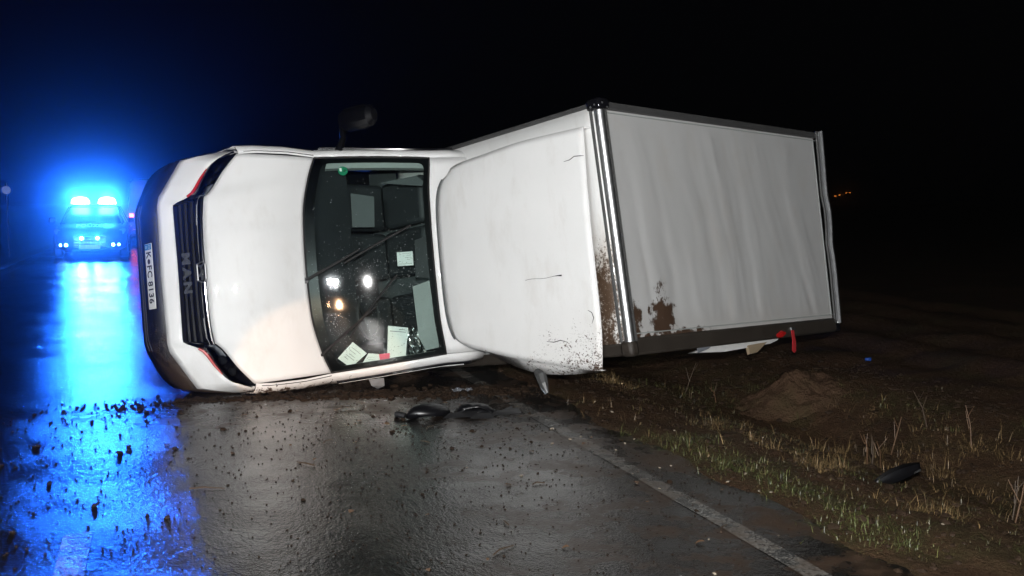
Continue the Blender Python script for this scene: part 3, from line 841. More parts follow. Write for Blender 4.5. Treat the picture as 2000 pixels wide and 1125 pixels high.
# roof air deflector ---------------------------------------------------------------
dT = pchip([1.95, 2.07, 2.44, 2.94, 3.40], [-.62, -.70, -.735, -.772, -.776])
dB = pchip([1.95, 1.99, 2.38, 2.886, 3.36], [.715, .745, .851, .966, 1.055])
def dfx(y, z): return -1.76 - .27 * ((z - 1.95) / 1.45) - .04 * y * y + .03 * math.sin(PI * min(1, max(0, (z - 1.95) / 1.45)))
def dpt(t, u):
    """t across (-1 vehicle right .. 1 vehicle left), u from front lip 0 to trailing edge 1"""
    z = 1.93 + (3.40 - 1.93) * u
    y = (dT(z) + dB(z)) / 2 + t * (dB(z) - dT(z)) / 2
    z += .055 * abs(t) ** 6 * (1 - u) ** 3 - .06 * max(0, t) ** 4 * u
    return Vector((dfx(y, z) - .03 * max(0, -t) ** 10 * (1 - u) - .010 * max(0, t) ** 14 - .03 * (1 - u) ** 8, y, z))
rows = [[dpt(t, i / 24) for t in tl(40)] for i in range(25)]
df = MB().loft(rows).build('air_deflector', M['deflector'], truck, angle=50, solid=.010)
for s in (-1, 1):
    e0 = [dpt(s, i / 24) for i in range(25)]
    e1 = [p + Vector((-(.10 + .05 * math.sin(PI * i / 24)) * (1 if s < 0 else max(.08, 1 - (i / 24) ** 3)), s * .014 * (1 - (i / 24) ** 2), -.02 * (1 - i / 24))) for i, p in enumerate(e0)]
    e2 = [Vector((max(-2.19, p.x - .33 + .29 * (i / 24)), p.y + s * (.030 * (1 - (i / 24) ** 3) + (.10 if s > 0 else 0.0) * math.sin(PI * (i / 24) ** .8)), p.z - .03 * (1 - i / 24))) for i, p in enumerate(e0)]
    MB().loft([e0, e1, e2]).build('deflector_flange', M['deflector'], df, angle=50, solid=.008)
lip = [dpt(t, 0) + Vector((-.004, 0, -.016)) for t in tl(40)]
MB().tube(lip, .010, 6).build('deflector_seal', M['interior_grey'], df)
cr = [dpt(-.02 + .008 * math.sin(k * 1.3), 0) for k in range(2)]
def dsurf(y, z): return Vector((dfx(y, z) + .009, y, z))
MB().tube([dsurf(.316 - .004 * math.sin(k * .9), 2.80 + .32 * k / 10) for k in range(11)], [.0016] * 8 + [.002, .004, .007], 5).build('crack', M['rubber'], df)
MB().tube([(-1.98, 1.03, 2.74), (-1.96, 1.07, 2.80), (-1.95, 1.13, 2.83), (-1.95, 1.20, 2.86)], [.03, .045, .038, .012], 8).build('broken_lamp', M['rail'], df, smooth=False)
MB().tube([(-1.955, 1.15, 2.80), (-1.93, 1.20, 2.86)], [.018, .010], 6).build('lamp_shard', M['grey_lens'], df)

# cargo box -------------------------------------------------------------------------
XF, XB, BW, ZT, ZF = -2.215, -5.35, .96, 3.48, .95
def bx(p):
    x, y, z = p
    return Vector((x - .054 * (y / .96) * max(0, min(1, (x - XB) / (XF - XB))), y, z))
def bxbox(a, b, name, mat, bevel=.008, parent=truck):
    m = MB().box(a, b); m.v = [tuple(bx(p)) for p in m.v]
    return m.build(name, mat, parent, bevel=bevel)
fw = MB().loft([[bx((XF, -.93 + 1.80 * j / 12, ZF + (ZT - .05 - ZF) * i / 20)) for j in range(13)] for i in range(21)]).build('front_wall', M['front_wall'], truck, solid=.02)
rows = []
NX, NY = 120, 70
for i in range(NX + 1):
    x = XF - .045 + (XB + .05 - XF + .045) * i / NX
    r = []
    for j in range(NY + 1):
        y = -.915 + 1.755 * j / NY
        edge = sstep(0, .12, min(i, NX - i) / NX) * sstep(0, .10, min(j, NY - j) / NY)
        low = .45 + .55 * sstep(-.5, .7, y)
        ph = x * 2.1 + .25 * y + .35 * fbm(x * .8, y * .5, 2.0)
        d = .020 * fbm(ph * 1.5, y * .42 + .3, .0, 3) * 1.6 + .006 * fbm(ph * 3.3, y * .8, 7.0, 2)
        d += .012 * math.exp(-((x + 5.0 + .25 * (y - .6)) / .06) ** 2) * sstep(.1, .8, y) - .014 * math.exp(-((x + 4.9 + .3 * (y - .6)) / .05) ** 2) * sstep(.2, .8, y)
        r.append(bx((x, y, ZT - .012 + d * edge * low * .40)))
    rows.append(r)
MB().loft(rows).build('roof_skin', M['canvas'], truck, angle=80)
for yb in (-.885, .805):
    MB().tube([bx((XF - .07 + (XB + .07 - XF) * k / 20, yb, ZT - .008)) for k in range(21)], .005, 5).build('skin_bead', M['interior_light'], truck)
for xb in (XF - .075, XB + .07):
    MB().tube([bx((xb, -.89 + 1.70 * k / 12, ZT - .009)) for k in range(13)], .005, 5).build('skin_bead', M['interior_light'], truck)
# scuffs on the deflector
for pts_ in ([(-.545, 3.22), (-.55, 3.27), (-.57, 3.31), (-.565, 3.36), (-.56, 3.39)], [(.60, 3.30), (.62, 3.33), (.66, 3.34), (.70, 3.32)], [(.80, 2.92), (.81, 2.98), (.80, 3.04), (.82, 3.10)]):
    MB().tube([dsurf(y + .004 * math.sin(9 * y), z) + Vector((-.005, 0, 0)) for y, z in pts_], [.002] + [.004] * (len(pts_) - 2) + [.002], 5).build('scuff', M['rubber'], df)
# rails and posts: front post is a bright round profile between dark flanges
post = [bx((XF - .004, -.90 + 1.76 * k / 10, ZT - .012)) for k in range(11)]
MB().tube(post, .042, 20).build('front_post', M['alu'], truck)
for dx, dz in ((.036, -.055), (-.055, .012)):
    MB().tube([p + Vector((dx, 0, dz)) for p in post], .014, 6).build('post_flange', M['rail'], truck)
bxbox((XB, -.965, ZT - .05), (XF - .04, -.905, ZT + .012), 'roof_rail', M['rail'])
bxbox((XB, .835, ZT - .10), (XF - .04, .97, ZT + .006), 'roof_rail', M['rail_brown'], .02)
bxbox((XF - .05, -.968, ZF), (XF + .012, -.925, ZT - .03), 'front_rail', M['rail'])
bxbox((XF - .05, .868, ZF), (XF + .010, .968, ZT - .05), 'front_rail', M['rail_brown'], .02)
cap = bxbox((XF - .075, -.985, ZT - .095), (XF + .055, -.895, ZT + .045), 'corner_cap', M['gloss_black'], .022)
for p in ((XF - .03, -.91, ZT + .047), (XF + .02, -.94, ZT + .047), (XF + .057, -.92, ZT - .04), (XF + .057, -.93, ZT), (XF + .01, -.98, ZT)):
    MB().disc(bx(p), (.5, -.3, .8), .008, 8, .004).build('cap_screw', M['alu'], cap)
bxbox((XF - .06, .85, ZT - .09), (XF + .04, .975, ZT + .03), 'corner_cap', M['rail_brown'], .03)
# bent rear post
rp = [bx((XB - .03 + d, -.97 + 1.86 * k / 12, ZT + .005 + e)) for k, (d, e) in enumerate(((0, .02), (.002, .018), (.0, .014), (.0, .008), (.002, .006), (-.014, .014), (-.002, .016), (.006, .006), (.0, .010), (.0, .012), (.0, .008), (0, .006), (0, .0)))]
MB().tube(rp, .028, 8).build('rear_post', M['alu'], truck)
MB().tube([p + Vector((.055, 0, -.008)) for p in rp], .014, 6).build('post_flange', M['rail'], truck)
bxbox((XB - .06, -.975, ZT - .08), (XB + .02, -.905, ZT + .02), 'corner_cap', M['gloss_black'], .015)
bxbox((XB - .06, .86, ZT - .09), (XB + .03, .975, ZT + .01), 'corner_cap', M['gloss_black'], .015)
# walls, floor, rear doors
bxbox((XB + .01, -.955, ZF), (XF - .05, -.935, ZT - .06), 'side_wall', M['front_wall'], 0)
bxbox((XB + .01, .935, ZF), (XF - .05, .955, ZT - .10), 'side_wall', M['front_wall'], 0)
bxbox((XB + .01, -.93, ZF - .04), (XF - .02, .93, ZF + .02), 'box_floor', M['chassis'], 0)
for s in (-1, 1):
    d = bxbox((XB - .02, min(s * .01, s * .93), ZF + .05), (XB + .01, max(s * .01, s * .93), ZT - .10), 'rear_door', M['front_wall'], .006)
    MB().tube([(XB - .04, s * .12, ZF + .08), (XB - .04, s * .12, ZT - .12)], .014, 6).build('lock_bar', M['alu'], d)
# chassis and wheels
for s in (-1, 1):
    MB().box((XB + .1, s * .40 - .035, .66), (-.35, s * .40 + .035, .84)).build('frame_rail', M['chassis'], truck, bevel=.008)
for x in (-2.6, -3.3, -4.0, -4.7):
    MB().box((x - .04, -.88, .84), (x + .04, .88, .91)).build('cross_member', M['chassis'], truck, bevel=.005)
def wheel(x, y, z, r, w, parent=truck):
    prof = [(-w / 2, r * .62), (-w / 2, r * .88), (-w * .38, r * .99), (w * .38, r * .99), (w / 2, r * .88), (w / 2, r * .62)]
    m = MB(); m.loft([[Vector((x + rr * math.cos(a), y + yy, z + rr * math.sin(a))) for yy, rr in prof] for a in [2 * PI * k / 28 for k in range(29)]])
    wo = m.build('wheel', M['rubber'], parent)
    rm = MB()
    rm.loft([[Vector((x + rr * math.cos(a), y + yy, z + rr * math.sin(a))) for yy, rr in ((-w * .42, r * .62), (-w * .2, r * .5), (-w * .25, r * .2), (w * .25, r * .2), (w * .2, r * .5), (w * .42, r * .62))] for a in [2 * PI * k / 24 for k in range(25)]])
    rm.disc((x, y - w * .25, z), (0, -1, 0), r * .2, 14); rm.disc((x, y + w * .25, z), (0, 1, 0), r * .2, 14)
    rm.build('rim', M['rim'], wo)
    return wo
for s in (-1, 1):
    wheel(-.80, s * .84, .46, .34, .22); wheel(-4.2, s * .84, .46, .34, .20); wheel(-4.2, s * .62, .46, .34, .20)
MB().tube([(-.80, -.8, .46), (-.80, .8, .46)], .05, 8).build('axle', M['chassis'], truck)
MB().tube([(-4.2, -.8, .46), (-4.2, .8, .46)], .07, 8).build('axle', M['chassis'], truck)
# torn edge trim, tail lamp and strap hanging below the box
ts = MB().poly_prism([(-3.12, 1.005, 3.40), (-3.35, .965, 3.42), (-3.8, .955, 3.42), (-4.38, .955, 3.42), (-4.42, .985, 3.40), (-4.30, 1.01, 3.39), (-3.6, 1.03, 3.39)], (0, .004, -.05)).build('torn_trim', M['white_sheet'], truck, smooth=False)
MB().poly_prism([(-3.10, .955, 3.46), (-3.2, .94, 3.47), (-3.32, .95, 3.47), (-3.25, .985, 3.46), (-3.12, 1.01, 3.45)], (0, 0, .008)).build('crumpled_film', M['clear_plastic'], ts, smooth=False)
MB().poly_prism([(-3.92, 1.00, 3.41), (-4.22, .99, 3.41), (-4.10, 1.07, 3.38), (-3.98, 1.075, 3.38)], (0, .01, -.03)).build('splintered_board', M['wood'], ts, smooth=False)
MB().tube([(-4.24, .945, 3.47), (-4.34, .935, 3.48), (-4.44, .93, 3.47)], [.018, .035, .018], 8, flat=.7).build('marker_lamp', M['red'], truck)
MB().poly_prism([(-4.50, .90, 3.49), (-4.54, .90, 3.49), (-4.555, 1.02, 3.49), (-4.55, 1.10, 3.485), (-4.52, 1.115, 3.485), (-4.49, 1.09, 3.485), (-4.505, 1.0, 3.49)], (0, 0, .006)).build('hanging_strap', M['red_strap'], truck, smooth=False)
MB().box((-4.56, .885, 3.485), (-4.50, .91, 3.50)).build('strap_buckle', M['alu'], truck)

# ------------------------------------------------------------------ vehicles down the road
def car(name, loc, yaw, label, cat, body_mat, police=False):
    r = empty(name, loc, Matrix.Rotation(yaw, 3, 'Z'), label, cat)
    stn = [(2.40, .50, .36, .58), (2.34, .70, .27, .70), (2.18, .84, .22, .80), (1.75, .92, .20, .87), (1.15, .94, .20, .93), (0, .95, .20, .95), (-1.4, .95, .20, .97), (-2.15, .90, .24, .97), (-2.40, .74, .34, .90)]
    rows = []
    for x, w, z0, z1 in stn:
        h = z1 - z0
        half = [(0, z0), (w * .80, z0), (w * .97, z0 + h * .12), (w, z0 + h * .45), (w * .985, z0 + h * .70), (w * .93, z0 + h * .90), (w * .72, z1 - h * .01), (0, z1 + .02)]
        rows.append([Vector((x, -y, z)) for y, z in half] + [Vector((x, y, z)) for y, z in reversed(half[1:-1])])
    m = MB(); m.loft(rows, True); m.f.append(tuple(range(14))); m.f.append(tuple(range(len(m.v) - 14, len(m.v))))
    body = m.build('body', body_mat, r, angle=40)
    # greenhouse: pillars and roof as a shell, glass set in it
    lo = [(1.12, .80), (.2, .86), (-1.2, .86), (-2.25, .74)]
    hi = [(.20, .62), (-.2, .66), (-1.2, .66), (-2.0, .60)]
    zl, zh = (.92, .94, .96, .96), (1.35, 1.39, 1.39, 1.33)
    rf = MB(); rf.loft([[Vector((x, y, z + .03 * (1 - (y / w) ** 2))) for y in (-w, -w * .5, 0, w * .5, w)] for (x, w), z in zip(hi, zh)])
    rf.build('roof', body_mat, r, solid=.03)
    mat_g = M['car_glass']
    MB().loft([[Vector((1.12 + .08 * (1 - t * t), t * .80, .92)) for t in tl(8)], [Vector((.20 + .05 * (1 - t * t), t * .62, 1.355)) for t in tl(8)]]).build('windshield', mat_g, r, solid=.02)
    MB().loft([[Vector((-2.25, t * .74, .96)) for t in tl(6)], [Vector((-2.0, t * .60, 1.33)) for t in tl(6)]]).build('rear_window', mat_g, r, solid=.02)
    for s in (-1, 1):
        for i in range(3):
            MB().add([(lo[i][0] - .04, s * lo[i][1], zl[i]), (lo[i + 1][0] + .02, s * lo[i + 1][1], zl[i + 1]), (hi[i + 1][0] + .02, s * hi[i + 1][1], zh[i + 1]), (hi[i][0] - .02, s * hi[i][1], zh[i])], [(0, 1, 2, 3)]).build('side_window', mat_g, r, solid=.02)
            MB().tube([(lo[i][0], s * (lo[i][1] + .004), zl[i]), (hi[i][0], s * (hi[i][1] + .004), zh[i])], .028, 6).build('pillar', body_mat, r)
        mm = MB().box((.86, min(s * .95, s * 1.12), .95), (.98, max(s * .95, s * 1.12), 1.10)).build('side_mirror', body_mat, r, bevel=.03)
        for x in (1.5, -1.4):
            wheel(x, s * .84, .33, .33, .22, r)
        MB().poly_prism([(2.16, s * .60, .70), (2.28, s * .60, .60), (2.06, s * .84, .64), (1.85, s * .90, .76), (1.98, s * .82, .80)], (.06, s * .02, .02)).build('headlight', M['grey_lens'], r)
        MB().box((-2.36, min(s * .62, s * .80), .75), (-2.30, max(s * .62, s * .80), .98)).build('tail_light', M['red'], r, bevel=.02)
    MB().box((2.335, -.42, .30), (2.40, .42, .62)).build('grille', M['gloss_black'], r, bevel=.02)
    for zz in (.36, .44, .52):
        MB().box((2.40, -.38, zz), (2.412, .38, zz + .018)).build('grille_bar', M['chrome'], r)
    MB().box((2.412, -.26, .27), (2.424, .26, .385)).build('license_plate', M['plate_white'], r, bevel=.003)
    return r

BLUE = (0.012, 0.13, 1.0)
M['blue_lamp'] = emit('blue_warning_lamp', (0.10, 0.45, 1.0), 60)
M['white_lamp'] = emit('small_front_lamp', (0.30, 0.75, 1.0), 18)
M['warm_lamp'] = emit('headlamp_warm', (1.0, 0.80, 0.55), 60)
M['red_lamp'] = emit('tail_lamp_lit', (1.0, 0.10, 0.04), 9)
M['orange_lamp'] = emit('distant_street_lamp', (1.0, 0.30, 0.05), 1.6)
M['police_silver'] = plain('dark_blue_car_paint', (0.008, 0.010, 0.018), 0.6)
M['police_blue'] = plain('blue_car_foil', (0.01, 0.05, 0.30), 0.3, coat=0.5)

M['car_glass'] = plain('dark_car_glass', (0.004, 0.004, 0.006), 0.35)
def lamp_light(name, loc, parent, power, col, radius=.06):
    l = bpy.data.lights.new(name, 'POINT'); l.energy = power; l.color = col; l.shadow_soft_size = radius
    o = bpy.data.objects.new(name, l); C.objects.link(o); o.parent = parent; o.location = loc
    return o

def beam(name, loc, parent, power, col, radius, size=62):
    l = bpy.data.lights.new(name, 'SPOT'); l.energy = power; l.color = col; l.shadow_soft_size = radius
    l.spot_size = math.radians(size); l.spot_blend = 1.0
    o = bpy.data.objects.new(name, l); C.objects.link(o); o.parent = parent; o.location = loc
    o.rotation_euler = (PI / 2, 0, -PI / 2)      # along the vehicle's nose
    return o
yaw_toward = math.atan2(-CT, ST)        # facing back along the road
pc = car('police_car', RW(-1.80, 32.0), yaw_toward, 'dark police car facing us with its blue roof lights flashing', 'car', M['police_silver'], True)
bar = MB().box((-.25, -.60, 1.43), (.05, .60, 1.47)).build('light_bar', M['black_plastic'], pc, bevel=.01)
for s in (-1, 1):
    dm = MB(); dm.loft([[Vector((-.09 + .15 * rr * math.cos(a), s * .36 + .25 * rr * math.sin(a), 1.47 + zz)) for a in [2 * PI * k / 18 for k in range(18)]] for zz, rr in ((0, 1), (.07, .98), (.14, .86), (.18, .6), (.20, .2))], True)
    dm.f.append(tuple(range(72, 90))); dm.build('blue_lamp', M['blue_lamp'], bar)
    beam('blue_lamp_light', (.16, s * .37, 1.58), pc, 2900, BLUE, .08)
    fl_ = MB().disc((2.405, s * .20, .56), (1, 0, 0), .045, 16, .02).build('grille_flasher', M['blue_lamp'], pc)
    beam('grille_flasher_light', (2.46, s * .20, .56), pc, 420, BLUE, .03)
    for y, rr in ((.58, .035), (.72, .028)):
        MB().disc((2.40 - (y - .45) * .45, s * y, .38), (1, s * .2, 0), rr * 1.2, 14, .04).build('running_lamp', M['white_lamp'], pc)
lettering('POLIZEI', .26, M['plate_white'], pc, frame((1.98, 0, .885), (0, 1, 0), (-.93, 0, .36)), 'hood_lettering', .003, spacing=1.05, squash=.75, bold=.004)
for s in (-1, 1):
    MB().box((-1.9, min(s * .952, s * .962), .55), (1.2, max(s * .952, s * .962), .80)).build('side_stripe', M['police_blue'], pc)

# second emergency vehicle in the right lane, tail lamps toward us
van = empty('rescue_van', RW(-.05, 40.0), Matrix.Rotation(math.atan2(CT, -ST), 3, 'Z'), 'dark van behind the police car showing its red tail lamps', 'van')
rows = []
for x, w, z0, z1 in ((2.5, .80, .4, .95), (2.3, .95, .3, 1.15), (1.5, .98, .3, 1.3), (.7, .98, .3, 2.05), (.3, .98, .3, 2.3), (-2.4, .98, .3, 2.3), (-2.55, .94, .36, 2.24)):
    half = [(0, z0), (w, z0), (w, (z0 + z1) / 2), (w * .93, z1 - .08), (w * .82, z1), (0, z1 + .02)]
    rows.append([Vector((x, -y, z)) for y, z in half] + [Vector((x, y, z)) for y, z in reversed(half[1:-1])])
m = MB(); m.loft(rows, True); m.f.append(tuple(range(10))); m.f.append(tuple(range(len(m.v) - 10, len(m.v))))
m.build('body', plain('van_paint', (0.010, 0.003, 0.003), 0.5), van, angle=40)
for s in (-1, 1):
    MB().box((-2.57, min(s * .06, s * .78), 1.35), (-2.555, max(s * .06, s * .78), 2.05)).build('rear_window', M['car_glass'], van)
    t_ = MB().box((-2.59, min(s * .80, s * .93), .92), (-2.54, max(s * .80, s * .93), 1.12)).build('tail_light', M['red_lamp'], van, bevel=.02)
    MB().box((-2.60, min(s * .66, s * .84), .52), (-2.55, max(s * .66, s * .84), .58)).build('lower_tail_lamp', M['red_lamp'], van)  # lower red tail light, lit by its own emission
    for x in (1.6, -1.6): wheel(x, s * .86, .34, .34, .22, van)
MB().box((-2.62, -.95, .40), (-2.54, .95, .58)).build('rear_bumper', M['black_plastic'], van, bevel=.02)
MB().box((-2.575, -.26, .72), (-2.56, .26, .83)).build('license_plate', M['plate_white'], van)
lamp_light('tail_lamp_light', (-2.75, .86, 1.02), van, 6, (1, .12, .05))

# ------------------------------------------------------------------ fire engine behind the photographer (seen mirrored in the windshield)
FE = (-3.55, -13.6)
fe = empty('fire_engine', (FE[0], FE[1], -.10), Matrix.Rotation(math.radians(82), 3, 'Z'), 'fire engine with lit headlamps mirrored in the truck windshield', 'fire engine')
RED_P = plain('red_engine_paint', (0.36, 0.02, 0.02), 0.3, coat=.7)
MB().box((-4.6, -1.2, .75), (-1.55, 1.2, 3.0)).build('equipment_body', RED_P, fe, bevel=.06)
rows = []
for x, w, z0, z1 in ((.35, 1.12, .55, 1.5), (.32, 1.15, .5, 1.9), (.10, 1.16, .5, 2.75), (-.15, 1.16, .5, 2.9), (-1.5, 1.16, .5, 2.9)):
    half = [(0, z0), (w, z0), (w, (z0 + z1) / 2), (w * .95, z1 - .1), (w * .88, z1), (0, z1 + .02)]
    rows.append([Vector((x, -y, z)) for y, z in half] + [Vector((x, y, z)) for y, z in reversed(half[1:-1])])
m = MB(); m.loft(rows, True); m.f.append(tuple(range(10))); m.f.append(tuple(range(len(m.v) - 10, len(m.v))))
m.build('cab', RED_P, fe, angle=40)
MB().add([(.355, -1.0, 1.62), (.355, 1.0, 1.62), (.16, .98, 2.62), (.16, -.98, 2.62)], [(0, 1, 2, 3)]).build('windshield', M['gloss_black'], fe, solid=.02)
MB().box((.28, -1.2, .42), (.52, 1.2, .80)).build('bumper', M['plate_white'], fe, bevel=.04)
MB().box((.36, -.62, .98), (.40, .62, 1.30)).build('grille', M['gloss_black'], fe, bevel=.02)
for x in (-.55, -3.4):
    for s_ in (-1, 1): wheel(x, s_ * 1.02, .48, .48, .28, fe)
M['flood_lamp'] = emit('floodlamp_white', (0.92, 0.97, 1.0), 900)
M['fire_headlamp'] = emit('fire_engine_headlamp', (1.0, 0.72, 0.42), 90)
for s_ in (-1, 1):
    MB().disc((.525, s_ * .85, .95), (1, 0, 0), .10, 18, .03).build('headlight', M['fire_headlamp'], fe)
    fb = MB().box((.0, s_ * .42 - .34, 2.92), (.10, s_ * .42 + .34, 3.48)).build('floodlight', M['black_plastic'], fe, bevel=.02)
    MB().box((.103, s_ * .42 - .31, 2.95), (.112, s_ * .42 + .31, 3.45)).build('flood_lens', M['flood_lamp'], fb)
hs = bpy.data.lights.new('headlamp_beam', 'SPOT'); hs.energy = 7500; hs.color = (1.0, 0.58, 0.32); hs.spot_size = math.radians(3.7); hs.spot_blend = .12; hs.shadow_soft_size = .03
ho = bpy.data.objects.new('headlamp_beam', hs); C.objects.link(ho)
hp = Vector((-2.70, -12.9, .85)); ho.location = hp
ho.rotation_euler = (Vector((-1.55, 8.15, .12)) - hp).to_track_quat('-Z', 'Y').to_euler()

# ------------------------------------------------------------------ roadside things far off
def sign_post(e, s, label):
    p = RW(e, s, ground_z(e, s))
    r = empty('road_sign', p, Matrix.Rotation(TH, 3, 'Z'), label, 'sign')
    MB().tube([(0, 0, -.2), (0, 0, 2.5)], .03, 8).build('post', M['chassis'], r)
    MB().disc((0, -.04, 2.25), (0, -1, 0), .14, 24, .01).build('sign_plate', M['plate_white'], r)
sign_post(-4.9, 38.5, 'small round white sign on a dark post, left verge')
for e, s, lab in ((-4.3, 62.0, 'white delineator post far down the left verge'),):
    r = empty('delineator_post', RW(e, s, ground_z(e, s)), Matrix.Rotation(TH, 3, 'Z'), lab, 'post')
    MB().box((-.06, -.05, -.1), (.06, .05, 1.0)).build('post', M['plate_white'], r, bevel=.015)
    MB().box((-.062, -.053, .70), (.062, .052, .88)).build('band', M['plate_black'], r)
    MB().box((-.02, -.058, .74), (.02, -.052, .85)).build('reflector', M['grey_lens'], r)
for i, (u, v, lab) in enumerate(((1629, 383, 'faint orange lamp on the dark horizon, leftmost of four'), (1637, 381, 'faint orange lamp on the dark horizon, second from left'), (1650, 377, 'faint orange lamp on the dark horizon, third from left'), (1657, 376, 'faint orange lamp on the dark horizon, rightmost of four'))):
    D_ = 300.0 + 12 * i
    p = Vector(((u - 1000) / 1989.75 * D_, D_, 1.5636 + (391.8 - v) / 1989.75 * D_))
    r = empty('street_lamp', (p.x, p.y, -.1), None, lab, 'lamp', 'lamps on the horizon')
    MB().tube([(0, 0, 0), (0, 0, p.z + .1)], .06, 6).build('pole', M['chassis'], r)
    MB().box((-.22, -.16, p.z), (.22, .16, p.z + .26)).build('lamp_head', M['orange_lamp'], r, bevel=.03)

# ------------------------------------------------------------------ wreckage on the ground
def shell(name, e, s, rz, size, label, cat, jag=0.0, tilt=0.3, z=0.0):
    r = empty(name, RW(e, s, z), Matrix.Rotation(rz, 3, 'Z'), label, cat)
    m = MB(); rows = []
    nU, nV = 16, 8
    for i in range(nU + 1):
        a = PI * i / nU; row = []
        for j in range(nV + 1):
            b = PI * (.06 + .80 * j / nV)
            k = 1 + jag * (random.random() - .5)
            row.append(Vector((-size[0] * math.cos(a) * (abs(math.sin(b)) ** .6) * k, size[1] * math.cos(b) * k * (.35 + .65 * math.sin(a)), size[2] * abs(math.sin(a)) ** .7 * abs(math.sin(b)) ** .8 * k)))
        rows.append(row)
    m.loft(rows)
    o = m.build('housing', M['mirror_black'], r, solid=.006, angle=70)
    o.rotation_euler = (tilt, 0.05, 0)
    return r
a = shell('mirror_housing', 1.80, 7.08, TH + .1, (.17, .09, .10), 'black mirror housing knocked off and lying on the wet road', 'car part')
MB().tube([(-.17, .02, .02), (-.22, .06, .03), (-.20, .12, .02)], .022, 7).build('mirror_stub', M['black_plastic'], a)
a = shell('broken_mirror', 2.14, 7.02, TH - .2, (.15, .09, .085), 'cracked black mirror frame with splayed shards on the road', 'car part', .16, -.4)
for i, (x0, x1, y0, dy) in enumerate(((-.24, .02, -.10, .02), (.10, .34, -.06, .05), (-.05, .12, -.14, -.02), (.18, .30, .02, .04))):
    MB().poly_prism([(x0, y0, .006), (x1, y0 + dy, .010), (x1 - .02, y0 + dy + .045, .035), (x0 + .05, y0 + .04, .03)], (0, .01, .006)).build('shard', M['black_plastic'], a, smooth=False)
d0, d1 = RW(3.93, 4.86), RW(4.47, 5.16)
ang = math.atan2(d1.y - d0.y, d1.x - d0.x)
dz = .5 * (ground_z(3.93, 4.86) + ground_z(4.47, 5.16))
r = empty('wheel_arch_trim', (d0.x, d0.y, dz + .03), Matrix.Rotation(.25, 3, 'Z'), 'black plastic trim piece thrown into the verge grass', 'car part')
m = MB(); rows = []
for i in range(13):
    k = i / 12; w = .022 + .022 * math.sin(PI * k)
    c = Vector((.30 * k, 0, .02 + .09 * k))
    rows.append([c + Vector((0, -w, -.015)), c + Vector((0, -w * .4, w * .9)), c + Vector((.01, w * .6, w * 1.0)), c + Vector((.02, w * 1.1, .0))])
m.loft(rows).build('trim_shell', M['mirror_black'], r, solid=.008)
MB().tube([(.02, -.02, .02), (.15, -.03, .05), (.29, -.03, .10)], .006, 6).build('trim_lip', M['rubber'], r)
r = empty('plastic_film', RW(2.30, 7.92, .01), Matrix.Rotation(.3, 3, 'Z'), 'scrap of crumpled clear plastic below the cab on the road edge', 'plastic scrap')
m = MB(); m.loft([[Vector((-.08 + .16 * i / 7, -.05 + .10 * j / 5, .004 + .022 * random.random())) for j in range(6)] for i in range(8)])
m.build('film', M['clear_plastic'], r, smooth=False)
r = empty('blue_cup', RW(6.80, 8.6, ground_z(6.8, 8.6)), None, 'small blue cup lying in the dark field', 'cup')
m = MB(); m.loft([[Vector((.0 + x, rr * math.cos(a_), .018 + rr * math.sin(a_))) for a_ in [2 * PI * k / 12 for k in range(12)]] for x, rr in ((0, .014), (.055, .019))], True)
m.build('cup_wall', plain('blue_plastic', (0.01, 0.06, 0.30), .5), r, solid=.003)
# bracket squeezed out under the pillar
MB().poly_prism([(-1.36, .985, 1.36), (-1.46, .985, 1.44), (-1.45, 1.05, 1.45), (-1.40, 1.07, 1.42), (-1.37, 1.04, 1.38)], (.02, .0, .03)).build('bent_bracket', M['rail'], truck, smooth=False)

# ------------------------------------------------------------------ mud, stones, leaves
def lump(sub, jag, flat):
    bm = bmesh.new(); bmesh.ops.create_icosphere(bm, subdivisions=sub, radius=1.0)
    for v in bm.verts:
        k = 1 + jag * mnoise.noise(v.co * 1.7 + Vector((random.random() * 50, 0, 0))) + jag * .5 * (random.random() - .5)
        v.co *= k; v.co.z *= flat
    me = bpy.data.meshes.new('lump'); bm.to_mesh(me); bm.free()
    return me
clods = [lump(2, .7, .62) for _ in range(5)]
for me in clods: me.materials.append(M['clod'])
stones = [lump(2, .3, .6) for _ in range(3)]
for me in stones: me.materials.append(M['stone'])
def put(name, me, loc, sc, label, cat, group):
    o = bpy.data.objects.new(name, me); C.objects.link(o)
    o.location = loc; o.scale = sc; o.rotation_euler = (random.uniform(-.3, .3), random.uniform(-.3, .3), random.uniform(0, 6.28))
    return tag(o, label, cat, group)
n = 0
while n < 170:
    e = random.uniform(-2.9, 2.7); s = random.uniform(3.7, 7.8)
    if random.random() > (.35 + .65 * sstep(3.7, 7.5, s)): continue
    z = random.choice((.004, .0045, .005, .005, .006, .007, .008, .010, .013)) * (.55 + .10 * s) 
    put('mud_clod', random.choice(clods), RW(e, s, z * .35), (z * random.uniform(.9, 1.7), z, z * .9), 'small dark clod of mud lying on the wet asphalt', 'mud clod', 'mud clods strewn over the road')
    n += 1
for _ in range(30):
    e = random.triangular(1.6, 3.6, 2.7); s = random.uniform(3.6, 7.3)
    r_ = random.uniform(.004, .010) * (.5 + .1 * s)
    put('pebble', random.choice(stones), RW(e, s, max(0, ground_z(e, s)) + r_ * .4), (r_ * 1.3, r_, r_), 'small pale pebble near the edge of the road', 'pebble', 'pebbles along the road edge')
leaf_me = bpy.data.meshes.new('leaf')
lv = []; lf = []
for i in range(7):
    k = i / 6; w = .42 * math.sin(PI * k) ** .8 * (1 - .3 * k)
    lv += [(k - .5, -w, .10 * math.sin(PI * k) + .12), (k - .5, 0, .10 * math.sin(PI * k)), (k - .5, w, .10 * math.sin(PI * k) + .10)]
for i in range(6):
    for j in range(2): lf.append((i * 3 + j, i * 3 + j + 1, i * 3 + j + 4, i * 3 + j + 3))
